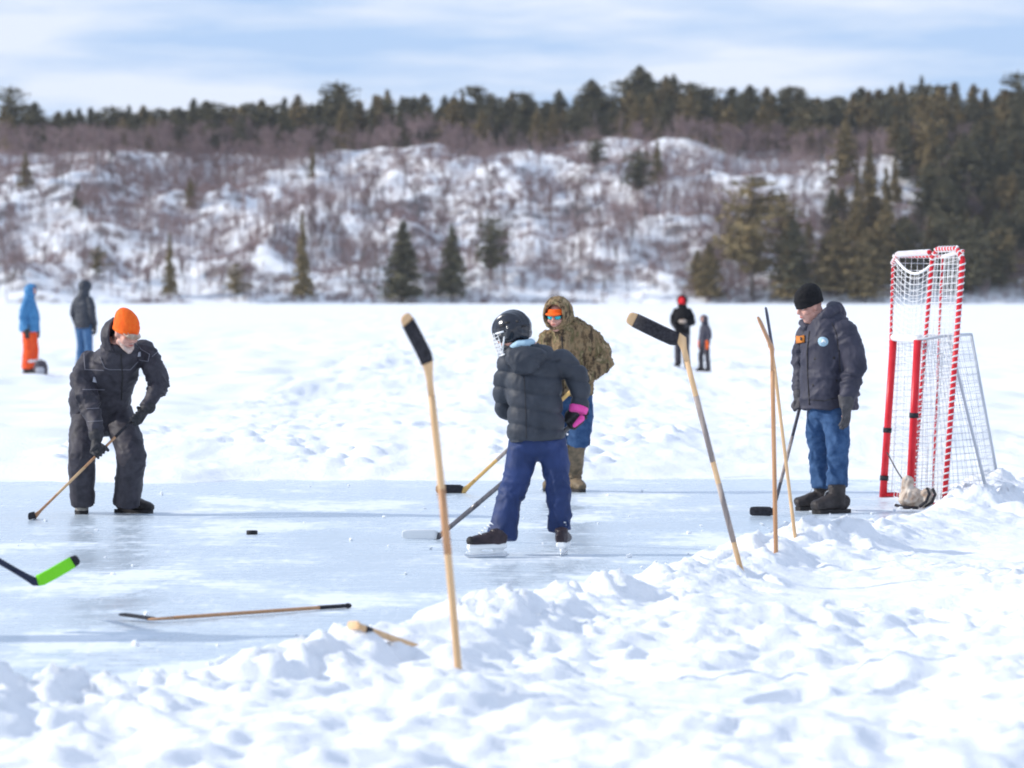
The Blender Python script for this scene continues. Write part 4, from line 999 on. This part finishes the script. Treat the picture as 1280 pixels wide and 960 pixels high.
P,A=head_prims(p.body,hc,hf,U); p.body.limb([j(1026,406,.0),hc-hf*.03],[.062,.058],14); face_parts(p.root,P,A)
ho=beanie(p.root,hc,hf,U,M['knit_black'],1.05,.15,slouch=(.02,0,0),z0=.02)
ht=bvh(ho); lg=B(); patch_on(ht,[(993,361),(1003,362),(1004,364),(993,365)],lg,.003); 
if lg.v: lg.build('hat_logo',M['white'],ho)
gf=j(1001,507,.10); gn=j(1058,508,-.28)
butt=j(1003,497,.11); heel=G(966,641,.025); ax=nz(butt-heel); gf=butt+(heel-butt)*.07
wF=aF[-1][0]; grip_hand(p.body,gf,ax,wF,.012,.62); gl=B(); grip_hand(gl,gf,ax,wF,.015,1.15); gl.limb([wF+[0,0,.03],wF],[.055,.05],14); gl.solid('glove',M['glove2'],p.root,.006,1)
wN=aN[-1][0]; open_hand(p.body,wN,(0,-.05,-1),(-.7,.5,0),.85,.4,1); gl=B(); open_hand(gl,wN+[0,0,.0],(0,-.05,-1),(-.7,.5,0),1.28,.4,1); gl.limb([wN+[0,0,.04],wN-[0,0,.03]],[.066,.055],16,(False,True)); gl.solid('glove',M['glove2'],p.root,.006,1)
p.finish()
stick('dark hockey stick with short black blade held upright by the man in the navy parka',butt,heel,[-1,-.1,.0],U,.17,.034,'carbon','tape',grip=.1,bands=[(.35,.75,'taped_grey')],curve=.02)

# ================================================================= far people
def far_person(label,px,pyf,top,jacket,pants,facing,hood=None,arms='down',hood_mat=None,k=None,jk_bottom=.47,legw=1.0,wide=1.0,hat=None,glove='glove',spread=1.0,lean=0):
    g_=G(px,pyf,0.05); Yf=g_[1]; H_=(W(px,top,Yf)[2])-.05; q=H_/1.75
    base=np.array([g_[0],Yf,float(snow_h(np.array([g_[0]]),np.array([Yf]))[0])]); f=nz([facing[0],facing[1],0]); s_=np.cross(f,(0,0,1))
    X=lambda x,y,z: base+(s_*x*wide+f*(y+lean*z)+U*z)*q
    p=Person('person',base,label)
    p.torso([(X(0,0,.82),.19*q*wide,.15*q*wide),(X(0,0,.9),.19*q*wide,.155*q*wide),(X(0,.01,1.1),.185*q*wide,.15*q*wide),(X(0,0,1.28),.195*q*wide,.145*q),(X(0,-.01,1.41),.145*q,.12*q),(X(0,0,1.49),.09*q,.09*q)],s_,s_,M[jacket],
      [[(X(.155*x/wide**.5,-.01,1.375),.08*q),(X(.225*x,-.02,1.24),.08*q),(X(.25*x,-.03,1.10),.072*q)]+([(X(.235*x,.06,.88),.055*q)] if arms=='down' else [(X(.16*x,.24,1.02),.055*q)]) for x in (-1,1)],disp=creases(.012,8,1.6),vox=.013*max(q,.8),extra=(lambda b: b.limb([X(0,-.02,1.40),X(0,0,1.50),X(0,.0,1.56)],[.13*q,.115*q,.105*q],14)) if hood else None)
    hs=[X(.235*x,.06,.88) if arms=='down' else X(.16*x,.24,1.02) for x in (-1,1)]
    for x,h_ in zip((-1,1),hs):
        d_=(0,0,-1) if arms=='down' else f
        open_hand(p.body,h_,d_,-s_*x,.8*q,.4,-x); gl=B(); open_hand(gl,h_,d_,-s_*x,1.15*q,.4,-x); gl.limb([h_,h_-np.asarray(d_)*.05*q],[.045*q,.05*q],10); gl.solid('glove',M[glove],p.root,.008,1)
    p.trousers(X(0,0,.88),(.165*q,.13*q,.12*q),[[(X(.09*x,0,.85),.105*q),(X(.10*x*spread,.03,.48),.085*q*legw),(X(.11*x*spread,0,.09),.085*q*legw)] for x in (-1,1)],M[pants],creases(.011,9,2.0),side=s_,vox=.013*max(q,.8))
    for x in (-1,1):
        bp=X(.11*x*spread,0,0); boot(p.root,(bp[0],bp[1],0),f+s_*.15*x,.28*q,M['boot'],M['rubber'],.13*q,q,floor=base[2])
    hc=X(0,.03,1.63); P,A=head_prims(p.body,hc,f-U*.1,U,q); p.body.limb([X(0,0,1.45),hc],[.06*q,.055*q],10); face_parts(p.root,P,A,q)
    if hood: hood_shell(p.root,hc+U*.01*q,f,U,.135*q,M[hood],50,rim=.013*q)
    if hat: beanie(p.root,hc,f,U,M[hat],q,.20 if hat=='red_cloth' else .14,z0=-.07 if hat=='red_cloth' else .02,wr=1.15)
    p.finish(.009)
    return p,X,q
p,X,q=far_person('person in blue hooded jacket and orange trousers far behind at the left edge',37,471,360,'blue_jacket','orange2',(1,-.25),hood='blue_jacket',legw=1.35,wide=1.22)
for x in (-1,1):
    b=B(); b.limb([X(.105*x,.02,.27),X(.105*x,.02,.22)],[.113*q,.113*q],16,(False,False)); b.build('reflective_band',M['white'],p.root)
far_person('person in dark grey hooded jacket and pale jeans standing behind the bending man',105,470,359,'puffer','denim2',(.55,.8),hood='puffer')
p,X,q=far_person('person in black with bright red hat far behind the big black stick blade',853,461,371,'knit_black','black_cloth',(-.25,-1),hat='red_cloth',arms='front',hood='knit_black')
b=B(); b.blob(X(-.05,.20,1.12),(.10*q,.06*q,.05*q),None,12); b.solid('scarf',M['cream'],p.root,.01,1)
p,X,q=far_person('small child in dark snowsuit with orange mittens far behind beside the red hat',881,462,392,'navy_parka','black_cloth',(-.9,-.5),hood='charcoal',glove='orange',spread=1.9)

# grey backpack on the snow
g_=G(51,472,.05); z_=float(snow_h(g_[0:1],g_[1:2])[0]); r_=empty('backpack',(g_[0],g_[1],z_),'small dark grey backpack on the snow beside the person with orange trousers','backpack')
b=B(); b.loft([(g_[0],g_[1],z_-.02),(g_[0],g_[1],z_+.05),(g_[0],g_[1],z_+.17),(g_[0],g_[1],z_+.24),(g_[0],g_[1],z_+.27)],(1,0,0),rx=[.12,.135,.13,.10,.05],ry=[.08,.095,.085,.06,.03],n=20,p=3); b.solid('bag',M['charcoal'],r_,.01,2,creases(.01,9,1.3))
b=B(); b.loft([(g_[0],g_[1]-.09,z_+.03),(g_[0],g_[1]-.10,z_+.08),(g_[0],g_[1]-.09,z_+.14)],(1,0,0),rx=[.08,.085,.07],ry=[.025,.03,.02],n=16,p=3); b.solid('pocket',M['grey'],r_,.008,1)
b=B(); b.tube([(g_[0]-.03,g_[1],z_+.26),(g_[0],g_[1],z_+.30),(g_[0]+.03,g_[1],z_+.26)],.008,6); b.build('handle',M['rubber'],r_)

# ================================================================= the player whose stick reaches in from the left
pl=np.array([-4.15,18.35,0.]); f=nz([.85,.5,0]); s_=np.cross(f,(0,0,1)); X=lambda x,y,z: pl+s_*x+f*y+U*z
p=Person('person',pl,'player in dark clothes just past the left edge, reaching in with a green-bladed stick')
aA=[(X(.2,.12,1.32),.08),(X(.27,.28,1.08),.07),(X(.2,.46,.98),.055)]; aB=[(X(-.2,.12,1.32),.08),(X(-.26,.2,1.1),.07),(X(-.05,.42,1.14),.055)]
p.torso([(X(0,-.08,.84),.19,.15),(X(0,-.05,1.0),.185,.15),(X(0,.06,1.25),.20,.15),(X(0,.13,1.4),.16,.12),(X(0,.17,1.46),.09,.09)],s_,s_,M['charcoal'],[aA,aB],disp=creases(.012,8,1.6))
p.trousers(X(0,-.08,.88),(.165,.13,.12),[[(X(.1*x,-.06,.85),.11),(X(.15*x,.08,.48),.09),(X(.17*x,.0,.10),.085)] for x in (-1,1)],M['black_cloth'],creases(.011,9,2),side=s_)
for x in (-1,1): bp=X(.17*x,0,0); boot(p.root,(bp[0],bp[1],0),f+s_*.2*x,.29,M['boot'],M['rubber'],.13)
hc=X(0,.22,1.62); P,A=head_prims(p.body,hc,f-U*.25,U); p.body.limb([X(0,.15,1.44),hc],[.06,.055],10); face_parts(p.root,P,A); beanie(p.root,hc,f-U*.25,U,M['knit_black'])
heel=W(43,727,19.35); butt=X(-.04,.46,1.10); ax=nz(butt-heel)
for a_,g_ in ((aA,butt+(heel-butt)*.28),(aB,butt+(heel-butt)*.03)):
    w_=a_[-1][0]; grip_hand(p.body,g_,ax,w_,.012,.62); gl=B(); grip_hand(gl,g_,ax,w_,.015,1.2); gl.limb([w_+nz(w_-g_)*.05,w_],[.055,.05],12); gl.solid('glove',M['glove'],p.root,.008,1)
p.finish(.009)
tp=W(97,697,19.35); bd=tp-heel
root=stick('hockey stick with lime green taped blade reaching in from the left',butt,heel,bd,nz(np.cross(bd,(0,1,.25)))*-1,float(np.linalg.norm(bd)),.031,'navy','green',grip=.1,tip='tape',curve=.02)

# ================================================================= sticks planted in the snow and lying on the ice
def yy(px,py): g=ground_at(px,py); return g
def planted(label,base_px,heel_px,tip_px,width_dir,**kw):
    g=yy(*base_px); Y=g[1]; hl=W(heel_px[0],heel_px[1],Y+kw.pop('dh',0.)); tp=W(tip_px[0],tip_px[1],Y+kw.pop('dt',0.)); d=nz(g-hl); bt=g+d*.10
    bd=tp-hl; L=np.linalg.norm(bd); return stick(label,bt,hl,bd,width_dir,float(L),**kw)
planted('pale wooden hockey stick planted in the snow, black blade up, leftmost and nearest one',(572,833),(535,457),(503,396),nz([1,.9,.4]),bh=.034,sw=.0145,st=.0125,shaft_mat='wood',tip='wood',dt=-.10,thick=.009,bow=[.006,0,0],bands=[(.42,.62,'wood2')])
planted('wooden hockey stick with broad black blade and silver lettered shaft planted in the snow bank',(925,708),(852,425),(786,393),nz([.35,.1,-1]),bh=.042,sw=.0155,st=.012,shaft_mat='wood',tip='wood',thick=.006,bands=[(.17,.41,'taped_grey'),(.50,.77,'taped_grey')],curve=-.0)
planted('brown wooden hockey stick with thin blade edge-on, planted left of a pair in the snow',(970,690),(965,437),(947,396),nz([.25,1,.1]),bh=.034,sw=.012,st=.012,shaft_mat='wood2',blade_mat='wood2',thick=.007,dt=.1)
planted('light wooden hockey stick with thin navy blade, planted right of a pair in the snow',(994,672),(965,434),(957,384),nz([.2,1,.1]),bh=.034,sw=.012,st=.010,shaft_mat='wood',blade_mat='navy',thick=.006,dt=.1,bands=[(.0,.25,'wood')])
a=G(436,757,.015); h_=G(192,774,.02); t_=G(149,768,.03)
stick('brown hockey stick with black grip lying flat across the ice',a,h_,t_-h_,nz([.1,1,.12]),float(np.linalg.norm(t_-h_)),.028,'wood2','tape',grip=.16,sw=.013,st=.009,thick=.004)
g1=yy(449,792); g2=yy(522,806); g1[2]+=.03; g2[2]-=.012
stick('short tan stick end with black tape half buried in snow at the ice edge',g2,g1,nz([-.4,1,-.1]),U,.14,.018,'wood','wood',sw=.014,st=.010,bands=[(.80,.90,'tape')])
pk_=G(315,668); r_=B(); 
r_.loft([pk_+[0,0,0],pk_+[0,0,.003],pk_+[0,0,.024],pk_+[0,0,.027]],(1,0,0),rx=[.037,.0385,.0385,.037],ry=[.037,.0385,.0385,.037],n=28,p=2)
o=r_.build('puck',M['puck'],None); tag(o,'small black puck lying alone on the open ice','puck')

# ================================================================= goals
def netting(quad,nu,nv,r,sag=None,fn=None):
    """cords between four corners (or fn(u,v)), nu by nv meshes"""
    b=B(); q=[np.asarray(c,float) for c in quad] if quad else None
    if fn is None: fn=lambda u,v:(q[0]*(1-u)+q[1]*u)*(1-v)+(q[3]*(1-u)+q[2]*u)*v+(np.asarray(sag)*16*u*(1-u)*v*(1-v) if sag is not None else 0)
    for i in range(nu+1): b.tube([fn(i/nu,t) for t in np.linspace(0,1,9)],r,4)
    for k in range(nv+1): b.tube([fn(t,k/nv) for t in np.linspace(0,1,7)],r,4)
    return b
# goal seen almost edge-on, mouth to the left
Yn=29.6; Yf=31.1
def q(px,py,Y): return W(px,py,Y)
fN0=q(1138,0,Yn); fN0[2]=.0; fN1=q(1147,425,Yn); fF0=q(1105,0,Yf); fF0[2]=0; fF1=q(1117,422,Yf)
bN1=q(1186,419,Yn); bF1=q(1214,418,Yf); bN0=q(1238,0,Yn); bN0[2]=.05; bF0=q(1252,0,Yf); bF0[2]=.05
r_=empty('hockey_goal',tuple((fN0+fF0)/2),'red hockey goal with white netting seen side-on behind the upright frame','goal')
for a_,c_ in ((fN0,fN1),(fF0,fF1)): b=B(); b.tube([a_,c_],.030,14); pst=b.build('goal_post',M['red'],r_); 
for a_,c_,t_ in ((fF0,fF1,.42),(fF0,fF1,.12),(fN0,fN1,.55)): m_=a_+(c_-a_)*t_; d_=nz(c_-a_); b=B(); b.tube([m_-d_*.02,m_+d_*.02],.035,12); b.build('strap',M['tape'],r_)
b=B(); b.tube([fN1,fF1],.028,12); b.build('crossbar',M['white'],r_)
b=B(); b.tube([fN0+[0,0,.02],fN0+[.25,0,.02]],.02,10); b.build('base_rail',M['red'],r_)
b=B(); b.tube([fF0+[0,0,.02],fF0+[.2,0,.02]],.02,10); b.build('base_rail',M['red'],r_)
b=B(); b.tube([fN1,bN1,bF1,fF1],.012,8); b.build('top_rail',M['net_grey'],r_)
b=B(); b.tube([bN1,bN0],.012,8); b.build('back_stay',M['net_grey'],r_)
b=B(); b.tube([bF1,bF0],.012,8); b.build('back_stay',M['net_grey'],r_)
b=B(); b.tube([bN0,bF0],.012,8); b.build('base_rail',M['net_grey'],r_)
nm=.0021
for nme,qd,nu,nv in (('side_netting',[fN0,bN0,bN1,fN1],14,24),('side_netting',[fF0,bF0,bF1,fF1],14,24),('back_netting',[bN0,bF0,bF1,bN1],11,20),('top_netting',[fN1,bN1,bF1,fF1],8,30)):
    netting(qd,nu,nv,nm*.8,[.03,.05,0]).build(nme,M['net_grey'],r_)
# narrow goal frame stood on its end
tA,tB,tC,tD=q(1117,320,31.6),q(1166,315,29.9),q(1204,314,29.4),q(1178,321,31.0)
def foot(px,Y): g=W(px,600,Y); g[2]=.01; return g
bA,bB,bC,bD=foot(1107,31.6),foot(1140,29.9),foot(1180,29.4),foot(1166,31.0)
r_=empty('upright_goal_frame',tuple((bA+bC)/2),'tall narrow red frame laced with white netting, stood on end in front of the goal','goal')
def bar(pts,name,r=.019,step=.05):
    b=B(); b.tube(pts,r,12); o=b.build(name,M['red'],r_); P=[np.asarray(p,float) for p in pts]
    seg=[np.linalg.norm(P[i+1]-P[i]) for i in range(len(P)-1)]; T=sum(seg); n=int(T/step*10); H_=[]
    for k in range(n):
        s0=(k+.5)*T/n; i=0
        while s0>seg[i] and i<len(seg)-1: s0-=seg[i]; i+=1
        d=nz(P[i+1]-P[i]); c=P[i]+d*s0; a_=nz(np.cross(d,(.2,1,.1))); b_=np.cross(d,a_); w_=2*PI*k/10
        H_.append(c+(a_*math.cos(w_)+b_*math.sin(w_))*(r+.001))
    l=B(); l.tube(H_,'x' and (.0068 if r>.015 else .0045),5); l.build('lacing',M['net'],o)
cv=lambda a,b_,k,up: [a*(1-t)+b_*t+U*up*4*t*(1-t) for t in np.linspace(0,1,k)]
rc=.06
for t_,b0,r0 in ((tA,bA,.013),(tB,bB,.016),(tC,bC,.021)): bar([b0,t_-(t_-b0)*.03],'frame_pole',r0)
bar([bD,tD],'frame_pole',.010,.06)
bar([tA-(tA-bA)*.03,tA+(tB-tA)*.12+U*.01,tB-(tB-tA)*.08],'top_bar'); bar([tB-(tB-bB)*.03,tB+(tC-tB)*.15+U*.02,tC-(tC-tB)*.2+U*.02,tC-(tC-bC)*.03],'top_bar')
bar([tA,tD],'top_bar',.012); bar([tC,tD],'top_bar',.012)
def panel(a0,b0,b1,a1,drop,nu,nv,bulge=0):
    nrm=nz(np.cross(b0-a0,U))
    def fn(u,v):
        T=a1*(1-u)+b1*u; Bt=a0*(1-u)+b0*u; dd=drop*(np.sin(PI*min(1,u)/1.0)*.55+u*.45)
        T=T-U*dd
        return Bt*(1-v)+T*v+nrm*bulge*math.sin(PI*u)*(v**1.5)
    return fn
fA=panel(bA,bB,tB,tA,.20,10,40,.0)
netting(None,9,40,.0026,fn=fA).build('netting',M['net'],r_)
b=B(); b.tube([fA(u,1.0) for u in np.linspace(0,1,12)],.011,8); b.build('net_rope',M['net'],r_)
netting(None,8,40,.0026,fn=panel(bB,bC,tC,tB,.0,8,40,.02)).build('netting',M['net'],r_)
netting(None,10,34,.0021,fn=panel(bD,bC,tC,tD,.0,8,40,.0)).build('netting',M['net'],r_)
netting(None,8,34,.0021,fn=panel(bA,bD,tD,tA,.0,8,40,.0)).build('netting',M['net'],r_)

# worn goalie glove at the foot of the goal, with its cord
c=G(1143,636); c[2]=.06; r_=empty('goalie_glove',(c[0],c[1],0),'worn cream goalie glove with black straps lying at the foot of the goal','glove')
b=B(); b.blob(c+[-.03,0,.03],(.10,.08,.075),((1,0,.5),(0,1,0),(-.5,0,1)),16); b.limb([c+[-.05,.0,.02],c+[-.05,.02,.15]],[.055,.045],12); b.limb([c+[.02,0,.0],c+[.09,-.02,.03]],[.055,.05],12); b.blob(c+[.09,-.03,.02],(.06,.06,.085),None,12)
b.solid('palm',M['cream'],r_,.008,2,creases(.012,14,1.4))
for k,(dx,dz) in enumerate([(.05,.0),(.095,-.005)]):
    b=B(); b.tube([c+[dx-.02,-.08,-.04+dz],c+[dx+.03,-.095,.0+dz],c+[dx+.055,-.085,.06+dz],c+[dx+.04,-.05,.10+dz]],.012,8); b.build('strap',M['tape'],r_)
b=B(); b.tube([c+[-.15,-.02,-.03],c+[-.08,-.06,-.045],c+[.02,-.08,-.05]],.012,8); b.build('strap',M['tape'],r_)
b=B(); b.tube([W(1109,566,30.6),W(1122,590,30.2),W(1133,606,29.8),c+[-.05,.02,.15]],.006,6); b.build('cord',M['rubber'],r_)
